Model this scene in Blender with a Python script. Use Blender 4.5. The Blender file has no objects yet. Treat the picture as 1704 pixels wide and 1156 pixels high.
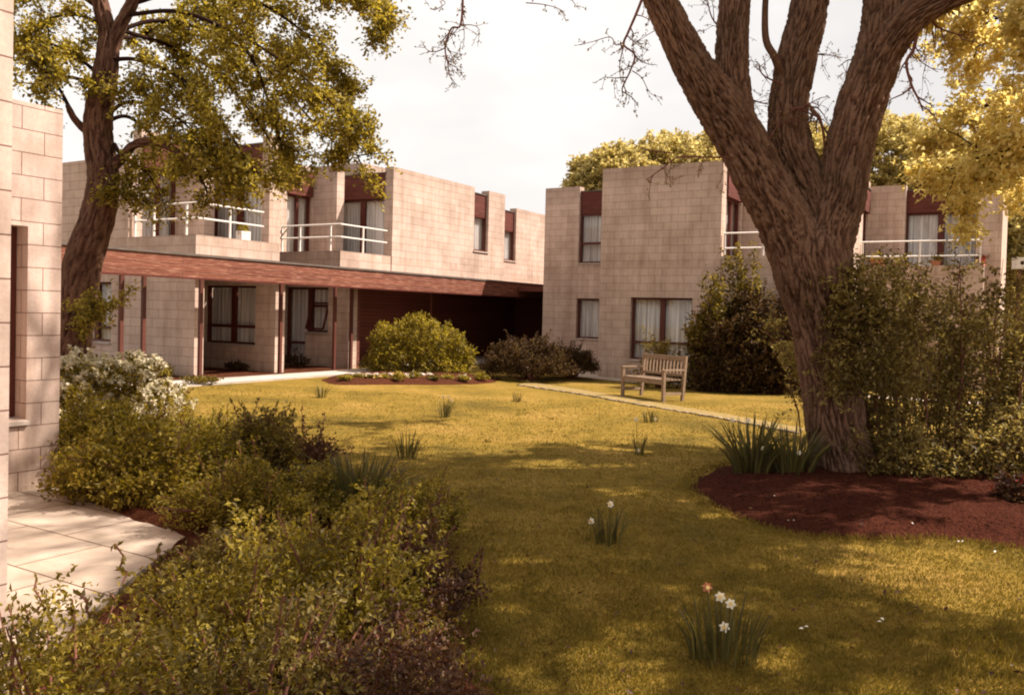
import bpy, bmesh, math, random
import numpy as np
from math import radians, sin, cos, pi, sqrt, atan2
from mathutils import Vector, Matrix, noise
random.seed(7); RNG = np.random.default_rng(7)
S = bpy.context.scene
COL = S.collection

# ------------------------------------------------------------------ camera
CH, CP, CR, CF = 1.7, radians(1.3), radians(1.43), 1420.0
def _cam_basis():
    f = np.array([0, cos(CP), -sin(CP)]); r = np.array([1., 0, 0]); up = np.cross(r, f)
    return f, cos(CR)*r+sin(CR)*up, -sin(CR)*r+cos(CR)*up
CFW, CRT, CUP = _cam_basis()
cd = bpy.data.cameras.new('camera'); cam = bpy.data.objects.new('camera', cd); COL.objects.link(cam)
cd.sensor_width = 36; cd.sensor_fit = 'HORIZONTAL'; cd.lens = 36*CF/1704; cd.shift_y = -24/1704
cd.clip_start = 0.05; cd.clip_end = 3000
M = Matrix.Identity(4)
for i in range(3):
    M[i][0] = CRT[i]; M[i][1] = CUP[i]; M[i][2] = -CFW[i]
M[2][3] = CH
cam.matrix_world = M
S.camera = cam
# ------------------------------------------------------------------ sky, sun, exposure
SUN_EL = radians(50); SUN_DIR = Vector((0.992*cos(SUN_EL), 0.12*cos(SUN_EL), sin(SUN_EL))).normalized()
W = bpy.data.worlds.new('World'); S.world = W; W.use_nodes = True
nt = W.node_tree; nt.nodes.clear()
def N(t, kind, **kw):
    n = t.nodes.new(kind)
    for k, v in kw.items():
        if k in n.inputs: n.inputs[k].default_value = v
        else: setattr(n, k, v)
    return n
out = N(nt, 'ShaderNodeOutputWorld'); bg = N(nt, 'ShaderNodeBackground')
sky = N(nt, 'ShaderNodeTexSky'); sky.sky_type = 'NISHITA'; sky.sun_disc = False
sky.sun_elevation = SUN_EL; sky.sun_rotation = math.atan2(SUN_DIR.x, SUN_DIR.y)
tc = N(nt, 'ShaderNodeTexCoord'); mp = N(nt, 'ShaderNodeMapping'); mp.inputs['Scale'].default_value = (1.3, 1.3, 3.2)
mp.inputs['Location'].default_value = (.35, .2, .1)
nz = N(nt, 'ShaderNodeTexNoise', Scale=1.5, Detail=4.0, Roughness=.55)
rp = N(nt, 'ShaderNodeValToRGB'); rp.color_ramp.elements[0].position = .40; rp.color_ramp.elements[1].position = .62
rp.color_ramp.elements[0].color = (5.9, 5.6, 5.4, 1); rp.color_ramp.elements[1].color = (7.5, 7.1, 6.7, 1)
mx = N(nt, 'ShaderNodeMix'); mx.data_type = 'RGBA'; mx.inputs[0].default_value = .93
L = nt.links.new
L(tc.outputs['Generated'], mp.inputs[0]); L(mp.outputs[0], nz.inputs['Vector']); L(nz.outputs[0], rp.inputs[0])
L(sky.outputs[0], mx.inputs[6]); L(rp.outputs[0], mx.inputs[7]); L(mx.outputs[2], bg.inputs['Color'])
bg.inputs['Strength'].default_value = 0.074; L(bg.outputs[0], out.inputs[0])
sd = bpy.data.lights.new('sun', 'SUN'); sd.energy = 5.0; sd.angle = radians(.6); sd.color = (1, .89, .78)
sun = bpy.data.objects.new('sun', sd); COL.objects.link(sun); sun.rotation_euler = SUN_DIR.to_track_quat('Z', 'Y').to_euler()
S.view_settings.view_transform = 'Standard'; S.view_settings.look = 'None'; S.view_settings.gamma = 1
S.view_settings.exposure = 1.06
S.render.engine = 'CYCLES'
S.cycles.pixel_filter_type = 'BLACKMAN_HARRIS'; S.cycles.filter_width = 2.0; S.cycles.max_bounces = 6; S.cycles.transparent_max_bounces = 8

# ------------------------------------------------------------------ helpers
VX = np.array([.8587, -.5125, 0]); UX = np.array([.5125, .8587, 0])     # local x (b) and y (a) of the two buildings
TH = atan2(-.5125, .8587)
def smooth(t): t = np.clip(t, 0, 1); return t*t*(3-2*t)
def gz(x, y):                                                          # the lawn rises slightly to the left-hand walkway
    b = np.asarray(x)*VX[0]+np.asarray(y)*VX[1]
    return .13*smooth((-b-8.5)/5.)
def ray(x, y): return CFW+((x-852)/CF)*CRT+((578-y-24)/CF)*CUP
O0 = np.array([0, 0, CH])
def on_ground(x, y):
    z = 0.
    for _ in range(4):
        d = ray(x, y); p = O0+d*(z-CH)/d[2]; z = float(gz(p[0], p[1]))
    return np.array([p[0], p[1], z])
def at(x, y, Y): d = ray(x, y); return O0+d*(Y/d[1])
def ab(p): return float(np.dot(p[:2], VX[:2])), float(np.dot(p[:2], UX[:2]))
def w_ab(b, a, z=0): return VX*b+UX*a+np.array([0, 0, z])

def props(o, label=None, cat=None, group=None, kind=None):
    if label: o['label'] = label
    if cat: o['category'] = cat
    if group: o['group'] = group
    if kind: o['kind'] = kind
    return o
def empty(name, loc=(0, 0, 0), rz=0, label=None, cat=None, group=None):
    o = bpy.data.objects.new(name, None); COL.objects.link(o); o.location = loc; o.rotation_euler = (0, 0, rz)
    o.empty_display_size = .2
    return props(o, label, cat, group)
def link(name, me, mats, parent=None):
    for m in (mats if isinstance(mats, (list, tuple)) else [mats]): me.materials.append(m)
    o = bpy.data.objects.new(name, me); COL.objects.link(o)
    if parent: o.parent = parent
    return o
class MB:
    def __init__(s): s.v = []; s.f = []; s.uv = []; s.sm = []; s.att = {}
    def face(s, pts, uvs=None, sm=False):
        i = len(s.v); s.v += [tuple(p) for p in pts]; s.f.append(tuple(range(i, i+len(pts))))
        s.uv += list(uvs) if uvs is not None else [(0, 0)]*len(pts); s.sm.append(sm)
    def box(s, x0, x1, y0, y1, z0, z1, M=None):
        P = [Vector((x, y, z)) for x in (x0, x1) for y in (y0, y1) for z in (z0, z1)]
        for idx, kind in (((0, 1, 3, 2), 'x'), ((4, 6, 7, 5), 'x'), ((0, 4, 5, 1), 'y'), ((2, 3, 7, 6), 'y'), ((0, 2, 6, 4), 'z'), ((1, 5, 7, 3), 'z')):
            q = [P[i] for i in idx]
            uv = [((p.y, p.z) if kind == 'x' else (p.x, p.z) if kind == 'y' else (p.x, p.y)) for p in q]
            if M is not None: q = [M @ p for p in q]
            s.face(q, uv)
    def bar(s, p0, p1, w, h):                                         # a rectangular bar between two points
        p0 = Vector(p0); p1 = Vector(p1); d = p1-p0; l = d.length; d.normalize()
        up = Vector((0, 0, 1)) if abs(d.z) < .95 else Vector((1, 0, 0))
        sx = d.cross(up).normalized(); uz = sx.cross(d)
        R = Matrix((sx, d, uz)).transposed().to_4x4(); R.translation = p0
        s.box(-w/2, w/2, 0, l, -h/2, h/2, R)
    def tube(s, pts, rad, n=6, disp=None, cap=True):
        pts = [Vector(p) for p in pts]; m = len(pts)
        if not hasattr(rad, '__len__'): rad = [rad]*m
        t0 = (pts[1]-pts[0]).normalized(); a = Vector((1, 0, 0)) if abs(t0.x) < .8 else Vector((0, 1, 0))
        nrm = t0.cross(a).normalized(); base = len(s.v); ln = 0
        for i in range(m):
            t = (pts[min(i+1, m-1)]-pts[max(i-1, 0)]).normalized()
            nrm = (nrm-t*nrm.dot(t)).normalized(); bn = t.cross(nrm)
            if i: ln += (pts[i]-pts[i-1]).length
            for k in range(n):
                an = 2*pi*k/n; r = rad[i]
                dr = nrm*cos(an)+bn*sin(an)
                if disp: r, s.att[len(s.v)] = disp(r, an, ln, pts[i]+dr*r)
                s.v.append(tuple(pts[i]+dr*r))
        for i in range(m-1):
            for k in range(n):
                a0 = base+i*n+k; a1 = base+i*n+(k+1) % n
                s.f.append((a0, a1, a1+n, a0+n)); s.sm.append(True)
                s.uv += [(k/n, i), ((k+1)/n, i), ((k+1)/n, i+1), (k/n, i+1)]
        if cap:
            for row in (0, m-1):
                s.f.append(tuple(base+row*n+k for k in range(n))); s.sm.append(False); s.uv += [(0, 0)]*n
    def mesh(s, name):
        me = bpy.data.meshes.new(name); me.from_pydata(s.v, [], s.f)
        ul = me.uv_layers.new(name='UVMap'); ul.data.foreach_set('uv', np.array(s.uv, dtype=np.float32).ravel())
        me.polygons.foreach_set('use_smooth', s.sm); me.update()
        if s.att:
            A = me.attributes.new('ridge', 'FLOAT', 'POINT'); v = np.full(len(s.v), .5, np.float32)
            for k, w in s.att.items(): v[k] = w
            A.data.foreach_set('value', v)
        return me
    def build(s, name, mats, parent=None, weld=False):
        me = s.mesh(name)
        if weld:
            bm = bmesh.new(); bm.from_mesh(me); bmesh.ops.remove_doubles(bm, verts=bm.verts, dist=.0005); bm.to_mesh(me); bm.free()
        return link(name, me, mats, parent)
def catmull(pts, n):
    P = [np.array(p, float) for p in pts]; P = [2*P[0]-P[1]]+P+[2*P[-1]-P[-2]]; out = []
    for i in range(1, len(P)-2):
        for k in range(n):
            t = k/n; a, b, c, d = P[i-1:i+3]
            out.append(.5*((2*b)+(c-a)*t+(2*a-5*b+4*c-d)*t*t+(3*b-a-3*c+d)*t**3))
    out.append(P[-2]); return out
def unit(a): return a/np.maximum(np.linalg.norm(a, axis=-1, keepdims=True), 1e-9)

def leaves_mesh(name, C, A, Nn, ln, wd, fold=.25):                     # C centres of leaf bases, A leaf axis, Nn leaf normal
    n = len(C); A = unit(A); Sd = unit(np.cross(A, Nn)); Nn = np.cross(Sd, A)
    ln = np.broadcast_to(ln, n)[:, None]; wd = np.broadcast_to(wd, n)[:, None]
    mid = C+A*ln*.45
    V = np.stack([C, mid+Sd*wd*.5+Nn*wd*fold, C+A*ln-Nn*ln*.1, mid-Sd*wd*.5+Nn*wd*fold], 1).reshape(-1, 3)
    me = bpy.data.meshes.new(name); me.vertices.add(4*n); me.vertices.foreach_set('co', V.ravel().astype(np.float32))
    me.loops.add(6*n); me.polygons.add(2*n)
    base = np.arange(n)[:, None]*4
    me.loops.foreach_set('vertex_index', (base+np.array([0, 1, 2, 0, 2, 3])).ravel().astype(np.int32))
    me.polygons.foreach_set('loop_start', (np.arange(2*n)*3).astype(np.int32))
    me.polygons.foreach_set('loop_total', np.full(2*n, 3, np.int32)); me.update(calc_edges=True); me.validate()
    return me
def twig_leaves(tips, dirs, L, k, ll, lw, spread=.9, up=.35, size_var=.35):
    n = len(tips); t = RNG.uniform(0, 1, (n, k)); dirs = unit(dirs)
    C = tips[:, None, :]-dirs[:, None, :]*(L*t)[..., None]
    C = C.reshape(-1, 3)+RNG.normal(0, .12*L, (n*k, 3))*np.array([1, 1, .7])
    rnd = unit(RNG.normal(0, 1, (n*k, 3)))
    A = np.repeat(dirs, k, 0)*(1-spread*.5)+rnd*spread; A[:, 2] += up*.3
    Nn = RNG.normal(0, .55, (n*k, 3)); Nn[:, 2] += 1.
    s = 1+RNG.uniform(-size_var, size_var, n*k)
    return C, A, Nn, ll*s, lw*s
def cat_leaves(parts): return tuple(np.concatenate([p[i] for p in parts]) for i in range(5))

# ------------------------------------------------------------------ materials
def mat(name):
    m = bpy.data.materials.new(name); m.use_nodes = True; t = m.node_tree; t.nodes.clear()
    o = N(t, 'ShaderNodeOutputMaterial'); return m, t, o
def ramp(t, fac, stops):
    r = N(t, 'ShaderNodeValToRGB'); e = r.color_ramp.elements
    while len(e) < len(stops): e.new(.5)
    for i, (p, c) in enumerate(stops): e[i].position = p; e[i].color = (*c, 1)
    t.links.new(fac, r.inputs[0]); return r.outputs[0]
def noise_tex(t, vec, scale, detail=4, rough=.6):
    n = N(t, 'ShaderNodeTexNoise', Scale=scale, Detail=float(detail), Roughness=rough)
    if vec is not None: t.links.new(vec, n.inputs['Vector'])
    return n.outputs[0]
def mixc(t, fac, a, b, mode='MIX'):
    m = N(t, 'ShaderNodeMix'); m.data_type = 'RGBA'; m.blend_type = mode
    for s, v in ((0, fac), (6, a), (7, b)):
        if isinstance(v, bpy.types.NodeSocket): t.links.new(v, m.inputs[s])
        else: m.inputs[s].default_value = v if s == 0 else (*v, 1)
    return m.outputs[2]
def bump(t, h, strength=.3, dist=.02):
    b = N(t, 'ShaderNodeBump', Strength=strength, Distance=dist); t.links.new(h, b.inputs['Height']); return b.outputs[0]
def simple(name, c0, c1, scale=8, rough=.8, bs=.2, bd=.01, stretch=None, spec=.3):
    if rough == 1: spec = .03
    m, t, o = mat(name); tc = N(t, 'ShaderNodeTexCoord'); vec = tc.outputs['Object']
    if stretch:
        mp = N(t, 'ShaderNodeMapping'); mp.inputs['Scale'].default_value = stretch; t.links.new(vec, mp.inputs[0]); vec = mp.outputs[0]
    n = noise_tex(t, vec, scale, 5); c = ramp(t, n, [(.3, c0), (.7, c1)])
    p = N(t, 'ShaderNodeBsdfPrincipled', Roughness=rough); p.inputs['Specular IOR Level'].default_value = spec
    t.links.new(c, p.inputs['Base Color']); t.links.new(bump(t, n, bs, bd), p.inputs['Normal']); t.links.new(p.outputs[0], o.inputs[0])
    return m
def leafmat(name, stops, trans=.45, rough=.5, gl=.25):
    m, t, o = mat(name); g = N(t, 'ShaderNodeNewGeometry')
    tc = N(t, 'ShaderNodeTexCoord'); n = noise_tex(t, tc.outputs['Object'], 2.2, 2)
    mth = N(t, 'ShaderNodeMath', operation='MULTIPLY_ADD'); mth.inputs[1].default_value = .65
    t.links.new(g.outputs['Random Per Island'], mth.inputs[0])
    m2 = N(t, 'ShaderNodeMath', operation='MULTIPLY_ADD'); m2.inputs[1].default_value = .9; m2.inputs[2].default_value = -.25
    t.links.new(n, m2.inputs[0]); t.links.new(m2.outputs[0], mth.inputs[2])
    c = ramp(t, mth.outputs[0], stops)
    p = N(t, 'ShaderNodeBsdfPrincipled', Roughness=rough); p.inputs['Specular IOR Level'].default_value = gl
    tr = N(t, 'ShaderNodeBsdfTranslucent'); hs = N(t, 'ShaderNodeHueSaturation', Saturation=1.1, Value=1.35)
    t.links.new(c, hs.inputs['Color']); t.links.new(hs.outputs[0], tr.inputs['Color'])
    t.links.new(c, p.inputs['Base Color']); mx = N(t, 'ShaderNodeMixShader'); mx.inputs[0].default_value = trans
    t.links.new(p.outputs[0], mx.inputs[1]); t.links.new(tr.outputs[0], mx.inputs[2]); t.links.new(mx.outputs[0], o.inputs[0])
    return m
def blockwork(name, c0, c1, mortar, bw=.4, bh=.2, msz=.006, off=.5, stain=.24):
    m, t, o = mat(name); uv = N(t, 'ShaderNodeUVMap'); tc = N(t, 'ShaderNodeTexCoord')
    b = N(t, 'ShaderNodeTexBrick', Scale=1.0); b.offset = off
    b.inputs['Brick Width'].default_value = bw; b.inputs['Row Height'].default_value = bh
    b.inputs['Mortar Size'].default_value = msz; b.inputs['Mortar Smooth'].default_value = .25; b.inputs['Bias'].default_value = 0
    b.inputs['Color1'].default_value = (*c0, 1); b.inputs['Color2'].default_value = (*c1, 1); b.inputs['Mortar'].default_value = (*mortar, 1)
    t.links.new(uv.outputs[0], b.inputs['Vector'])
    n1 = noise_tex(t, tc.outputs['Object'], .9, 5, .65); n2 = noise_tex(t, tc.outputs['Object'], 45, 3)
    st = ramp(t, n1, [(.32, (1-stain, 1-stain*1.12, 1-stain*1.25)), (.62, (1.04, 1.02, 1.0))])
    c = mixc(t, 1., b.outputs['Color'], st, 'MULTIPLY')
    mp = N(t, 'ShaderNodeMapping'); mp.inputs['Scale'].default_value = (3.5, 3.5, .35); t.links.new(tc.outputs['Object'], mp.inputs[0])
    n3 = noise_tex(t, mp.outputs[0], 1.2, 4, .7); c = mixc(t, 1., c, ramp(t, n3, [(.35, (.84, .8, .77)), (.55, (1, 1, 1))]), 'MULTIPLY')
    c = mixc(t, .5, c, ramp(t, n2, [(.3, (.8, .8, .8)), (.7, (1.12, 1.12, 1.12))]), 'MULTIPLY')
    sp = N(t, 'ShaderNodeSeparateXYZ'); t.links.new(tc.outputs['Object'], sp.inputs[0])
    wv = N(t, 'ShaderNodeMath', operation='MULTIPLY_ADD'); wv.inputs[1].default_value = .9; wv.inputs[2].default_value = -.45; t.links.new(n3, wv.inputs[0])
    zz = N(t, 'ShaderNodeMath', operation='ADD'); t.links.new(sp.outputs['Z'], zz.inputs[0]); t.links.new(wv.outputs[0], zz.inputs[1])
    mr = N(t, 'ShaderNodeMapRange'); mr.inputs['From Min'].default_value = -.1; mr.inputs['From Max'].default_value = 5.9; t.links.new(zz.outputs[0], mr.inputs[0])
    dirt = ramp(t, mr.outputs[0], [(0, (.62, .60, .52)), (.07, (.95, .94, .9)), (.50, (1, 1, 1)), (.535, (.90, .88, .85)), (.56, (1, 1, 1)), (.86, (1, 1, 1)), (.955, (.80, .78, .76))])
    c = mixc(t, .85, c, dirt, 'MULTIPLY')
    p = N(t, 'ShaderNodeBsdfPrincipled', Roughness=.92); p.inputs['Specular IOR Level'].default_value = .2
    inv = N(t, 'ShaderNodeMath', operation='MULTIPLY_ADD'); inv.inputs[1].default_value = -1.0; inv.inputs[2].default_value = 1
    t.links.new(b.outputs['Fac'], inv.inputs[0]); ad = N(t, 'ShaderNodeMath', operation='MULTIPLY_ADD'); ad.inputs[1].default_value = .25
    t.links.new(n2, ad.inputs[0]); t.links.new(inv.outputs[0], ad.inputs[2])
    t.links.new(bump(t, ad.outputs[0], .6, .008), p.inputs['Normal']); t.links.new(c, p.inputs['Base Color']); t.links.new(p.outputs[0], o.inputs[0])
    return m
def boards(name, c0, c1, c2, bh=.14, mort=(.03, .008, .004), streak=True):
    m, t, o = mat(name); uv = N(t, 'ShaderNodeUVMap')
    b = N(t, 'ShaderNodeTexBrick', Scale=1.0); b.offset = .37
    for k, v in (('Brick Width', 3.1), ('Row Height', bh), ('Mortar Size', .005), ('Mortar Smooth', .1), ('Bias', 0)): b.inputs[k].default_value = v
    b.inputs['Color1'].default_value = (*c0, 1); b.inputs['Color2'].default_value = (*c1, 1); b.inputs['Mortar'].default_value = (*mort, 1)
    t.links.new(uv.outputs[0], b.inputs['Vector'])
    mp = N(t, 'ShaderNodeMapping'); mp.inputs['Scale'].default_value = (1.2, 22, 1); t.links.new(uv.outputs[0], mp.inputs[0])
    n = noise_tex(t, mp.outputs[0], 2.0, 5, .7); c = b.outputs['Color']
    if streak: c = mixc(t, ramp(t, n, [(.5, (0, 0, 0)), (.72, (1, 1, 1))]), c, c2)
    c = mixc(t, .6, c, ramp(t, n, [(.3, (.7, .7, .7)), (.7, (1.15, 1.15, 1.15))]), 'MULTIPLY')
    p = N(t, 'ShaderNodeBsdfPrincipled', Roughness=.75); p.inputs['Specular IOR Level'].default_value = .25
    t.links.new(c, p.inputs['Base Color']); t.links.new(bump(t, n, .25, .004), p.inputs['Normal']); t.links.new(p.outputs[0], o.inputs[0])
    return m
m_block = blockwork('pale_blockwork', (.55, .42, .35), (.615, .475, .405), (.38, .27, .22))
m_near = blockwork('near_blockwork', (.60, .46, .40), (.66, .52, .455), (.25, .155, .125), msz=.0045, stain=.22)
m_brown = simple('brown_painted_timber', (.075, .022, .014), (.125, .038, .024), 6, .55, .15, .003, (1, 1, .2))
m_frame = simple('dark_brown_frame', (.075, .016, .010), (.11, .026, .016), 9, .5, .1, .002)
m_board = boards('weathered_fascia_boards', (.20, .066, .038), (.15, .046, .027), (.42, .22, .15))
m_dboard = boards('dark_red_boarding', (.17, .05, .032), (.13, .038, .025), (.2, .07, .05), .11, streak=False)
m_panel = boards('brown_panel_boards', (.12, .03, .02), (.095, .024, .016), (.18, .06, .04), .16)
m_white = simple('white_painted_metal', (.62, .55, .50), (.74, .68, .62), 20, .5, .05, .002)
m_cap = simple('pale_concrete', (.34, .27, .22), (.48, .40, .34), 7, .9, .3, .004)
m_felt = simple('roofing_felt', (.10, .08, .07), (.15, .12, .10), 5, .95, .2, .004)
m_in = simple('painted_dark_interior', (.02, .008, .006), (.03, .012, .01), 4, 1, 0, .001)  # near-black colour standing in for the darkness of unlit rooms
m_curt = simple('net_curtain', (.30, .26, .24), (.92, .89, .87), 3, .9, .2, .01, (7, 7, .12))  # vertical dark streaks in the colour stand for shaded gaps between pleats
m_slab = None
m_wood = simple('weathered_teak', (.19, .12, .075), (.33, .225, .15), 12, .8, .3, .003, (1, 1, 4))
def barkmat(name, deep, mid, ridge):
    m, t, o = mat(name); at_ = N(t, 'ShaderNodeAttribute', attribute_name='ridge'); tc = N(t, 'ShaderNodeTexCoord')
    n = noise_tex(t, tc.outputs['Object'], 28, 5, .7); n2 = noise_tex(t, tc.outputs['Object'], 1.3, 3)
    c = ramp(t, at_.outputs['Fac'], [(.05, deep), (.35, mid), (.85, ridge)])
    c = mixc(t, .8, c, ramp(t, n, [(.3, (.62, .6, .58)), (.7, (1.3, 1.3, 1.3))]), 'MULTIPLY')
    c = mixc(t, .7, c, ramp(t, n2, [(.35, (.75, .75, .7)), (.65, (1.15, 1.1, 1.05))]), 'MULTIPLY')
    p = N(t, 'ShaderNodeBsdfPrincipled', Roughness=.95); p.inputs['Specular IOR Level'].default_value = .15
    t.links.new(c, p.inputs['Base Color']); t.links.new(bump(t, n, .8, .012), p.inputs['Normal']); t.links.new(p.outputs[0], o.inputs[0]); return m
m_bark = barkmat('furrowed_bark', (.035, .014, .009), (.10, .052, .034), (.19, .11, .074))
m_bark2 = barkmat('dark_bark', (.025, .009, .006), (.07, .03, .02), (.15, .08, .052))
m_twig = simple('reddish_twigs', (.12, .04, .025), (.19, .075, .05), 20, .85, .1, .002)
def glass_mat():
    m, t, o = mat('window_glass'); tr = N(t, 'ShaderNodeBsdfTransparent'); tr.inputs[0].default_value = (.97, .97, .96, 1)
    gl = N(t, 'ShaderNodeBsdfGlossy', Roughness=.03); fr = N(t, 'ShaderNodeLayerWeight', Blend=.5); pw = N(t, 'ShaderNodeMath', operation='POWER'); pw.inputs[1].default_value = 3.
    t.links.new(fr.outputs['Facing'], pw.inputs[0])
    ad = N(t, 'ShaderNodeMath', operation='MULTIPLY_ADD'); ad.inputs[1].default_value = .5; ad.inputs[2].default_value = .06; t.links.new(pw.outputs[0], ad.inputs[0])
    mx = N(t, 'ShaderNodeMixShader'); t.links.new(ad.outputs[0], mx.inputs[0]); t.links.new(tr.outputs[0], mx.inputs[1]); t.links.new(gl.outputs[0], mx.inputs[2])
    t.links.new(mx.outputs[0], o.inputs[0]); return m
m_glass = glass_mat()
# foliage colours
l_ygreen = leafmat('yellow_green_leaves', [(.1, (.10, .075, .016)), (.5, (.25, .19, .035)), (.9, (.48, .37, .08))], .5)
l_maple = leafmat('golden_leaves', [(.1, (.42, .33, .10)), (.5, (.64, .51, .19)), (.9, (.84, .73, .36))], .62)
l_far = leafmat('pale_spring_leaves', [(.1, (.26, .20, .06)), (.5, (.44, .35, .13)), (.9, (.62, .52, .24))], .5)
l_olive = leafmat('olive_leaves', [(.1, (.055, .036, .011)), (.5, (.14, .10, .020)), (.9, (.30, .22, .05))], .42)
l_olive2 = leafmat('bright_olive_leaves', [(.1, (.08, .055, .012)), (.5, (.21, .16, .025)), (.9, (.46, .35, .07))], .48)
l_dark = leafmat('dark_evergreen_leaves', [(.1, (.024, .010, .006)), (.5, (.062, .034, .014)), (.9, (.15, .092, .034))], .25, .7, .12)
l_maroon = leafmat('bronze_leaves', [(.1, (.035, .012, .008)), (.5, (.085, .035, .018)), (.9, (.17, .09, .035))], .3)
l_hedge = leafmat('privet_leaves', [(.1, (.07, .040, .018)), (.5, (.20, .145, .045)), (.9, (.44, .35, .12))], .55)
l_cream = leafmat('cream_blossom', [(.1, (.42, .36, .22)), (.5, (.62, .55, .38)), (.9, (.8, .74, .6))], .3)
l_blade = leafmat('strap_leaves', [(.1, (.045, .038, .014)), (.5, (.09, .075, .024)), (.9, (.17, .14, .04))], .3)
l_grass = leafmat('grass_blades', [(.1, (.115, .085, .018)), (.5, (.19, .135, .026)), (.9, (.29, .20, .05))], .3, .8, .08)
l_bud = leafmat('bud_and_shade_leaf', [(.1, (.12, .07, .03)), (.5, (.2, .13, .05)), (.9, (.3, .22, .08))], .4)
m_petal = simple('white_petals', (.72, .66, .52), (.85, .80, .68), 30, .6, .1, .002)
m_cup = simple('orange_cup', (.72, .48, .16), (.82, .58, .22), 30, .6, .1, .002)
m_red = simple('red_glazed_pot', (.30, .03, .015), (.38, .05, .02), 12, .5, .1, .002)
m_terra = simple('terracotta', (.30, .11, .05), (.40, .16, .08), 12, .8, .1, .002)

# ------------------------------------------------------------------ the ground
def lawn_mat():
    m, t, o = mat('lawn_turf'); tc = N(t, 'ShaderNodeTexCoord'); v = tc.outputs['Object']
    n1 = noise_tex(t, v, .55, 6, .65); n2 = noise_tex(t, v, 9, 4, .7); n3 = noise_tex(t, v, 70, 3, .7)
    c = ramp(t, n1, [(.34, (.135, .094, .018)), (.5, (.225, .148, .026)), (.66, (.31, .195, .050))])
    c = mixc(t, .8, c, ramp(t, n2, [(.3, (.62, .64, .6)), (.7, (1.25, 1.2, 1.2))]), 'MULTIPLY')
    c = mixc(t, .8, c, ramp(t, n3, [(.3, (.55, .55, .5)), (.7, (1.35, 1.3, 1.2))]), 'MULTIPLY')
    p = N(t, 'ShaderNodeBsdfPrincipled', Roughness=.95); p.inputs['Specular IOR Level'].default_value = .1
    t.links.new(c, p.inputs['Base Color'])
    ad = N(t, 'ShaderNodeMath', operation='ADD'); t.links.new(n2, ad.inputs[0]); t.links.new(n3, ad.inputs[1])
    t.links.new(bump(t, ad.outputs[0], .8, .02), p.inputs['Normal']); t.links.new(p.outputs[0], o.inputs[0]); return m
def paving_mat(name, c0, c1, mort, bw=.75, bh=.6, rot=TH):
    m, t, o = mat(name); tc = N(t, 'ShaderNodeTexCoord'); mp = N(t, 'ShaderNodeMapping'); mp.inputs['Rotation'].default_value = (0, 0, -rot)
    t.links.new(tc.outputs['Object'], mp.inputs[0])
    b = N(t, 'ShaderNodeTexBrick', Scale=1.0)
    for k, w in (('Brick Width', bw), ('Row Height', bh), ('Mortar Size', .008), ('Mortar Smooth', .3), ('Bias', 0)): b.inputs[k].default_value = w
    b.inputs['Color1'].default_value = (*c0, 1); b.inputs['Color2'].default_value = (*c1, 1); b.inputs['Mortar'].default_value = (*mort, 1)
    t.links.new(mp.outputs[0], b.inputs['Vector']); n = noise_tex(t, tc.outputs['Object'], 2.2, 6, .7); n2 = noise_tex(t, tc.outputs['Object'], 60, 2)
    c = mixc(t, 1, b.outputs['Color'], ramp(t, n, [(.3, (.72, .68, .62)), (.65, (1.08, 1.06, 1.04))]), 'MULTIPLY')
    p = N(t, 'ShaderNodeBsdfPrincipled', Roughness=.9); p.inputs['Specular IOR Level'].default_value = .2
    inv = N(t, 'ShaderNodeMath', operation='MULTIPLY_ADD'); inv.inputs[1].default_value = -1.; inv.inputs[2].default_value = 1.
    t.links.new(b.outputs['Fac'], inv.inputs[0]); ad = N(t, 'ShaderNodeMath', operation='MULTIPLY_ADD'); ad.inputs[1].default_value = .2
    t.links.new(n2, ad.inputs[0]); t.links.new(inv.outputs[0], ad.inputs[2])
    t.links.new(c, p.inputs['Base Color']); t.links.new(bump(t, ad.outputs[0], .5, .008), p.inputs['Normal']); t.links.new(p.outputs[0], o.inputs[0]); return m
m_lawn = lawn_mat()
m_pave = paving_mat('concrete_slabs', (.42, .335, .27), (.47, .38, .31), (.14, .09, .06), .9, .6)
m_path = paving_mat('pale_path_slabs', (.52, .45, .39), (.56, .49, .43), (.25, .19, .15))
m_gravel = simple('worn_path_grit', (.19, .13, .035), (.28, .19, .07), 9, .95, .8, .02)
m_soil = simple('dark_red_soil', (.045, .015, .008), (.10, .034, .016), 22, 1, 1, .04)
m_mulch = simple('reddish_bark_mulch', (.030, .009, .006), (.080, .023, .012), 30, 1, 1, .04)

def grid_ground():
    xs = np.unique(np.concatenate([np.linspace(-300, -26, 12), np.linspace(-26, 26, 105), np.linspace(26, 300, 12)]))
    ys = np.unique(np.concatenate([np.linspace(-60, -2, 8), np.linspace(-2, 45, 95), np.linspace(45, 600, 14)]))
    X, Y = np.meshgrid(xs, ys); Z = gz(X, Y)
    for i in range(X.shape[0]):
        for j in range(X.shape[1]):
            if abs(X[i, j]) < 26 and Y[i, j] < 45: Z[i, j] += .022*noise.noise(Vector((X[i, j]*.5, Y[i, j]*.5, 0)))
    V = np.stack([X, Y, Z], -1).reshape(-1, 3); nx = len(xs)
    F = [(j*nx+i, j*nx+i+1, (j+1)*nx+i+1, (j+1)*nx+i) for j in range(len(ys)-1) for i in range(nx-1)]
    me = bpy.data.meshes.new('lawn'); me.from_pydata([tuple(v) for v in V], [], F); me.polygons.foreach_set('use_smooth', [True]*len(F)); me.update()
    return props(link('lawn', me, m_lawn), kind='structure')
grid_ground()
def gz2(x, y): return float(gz(x, y))+.022*noise.noise(Vector((x*.5, y*.5, 0)))
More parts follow.
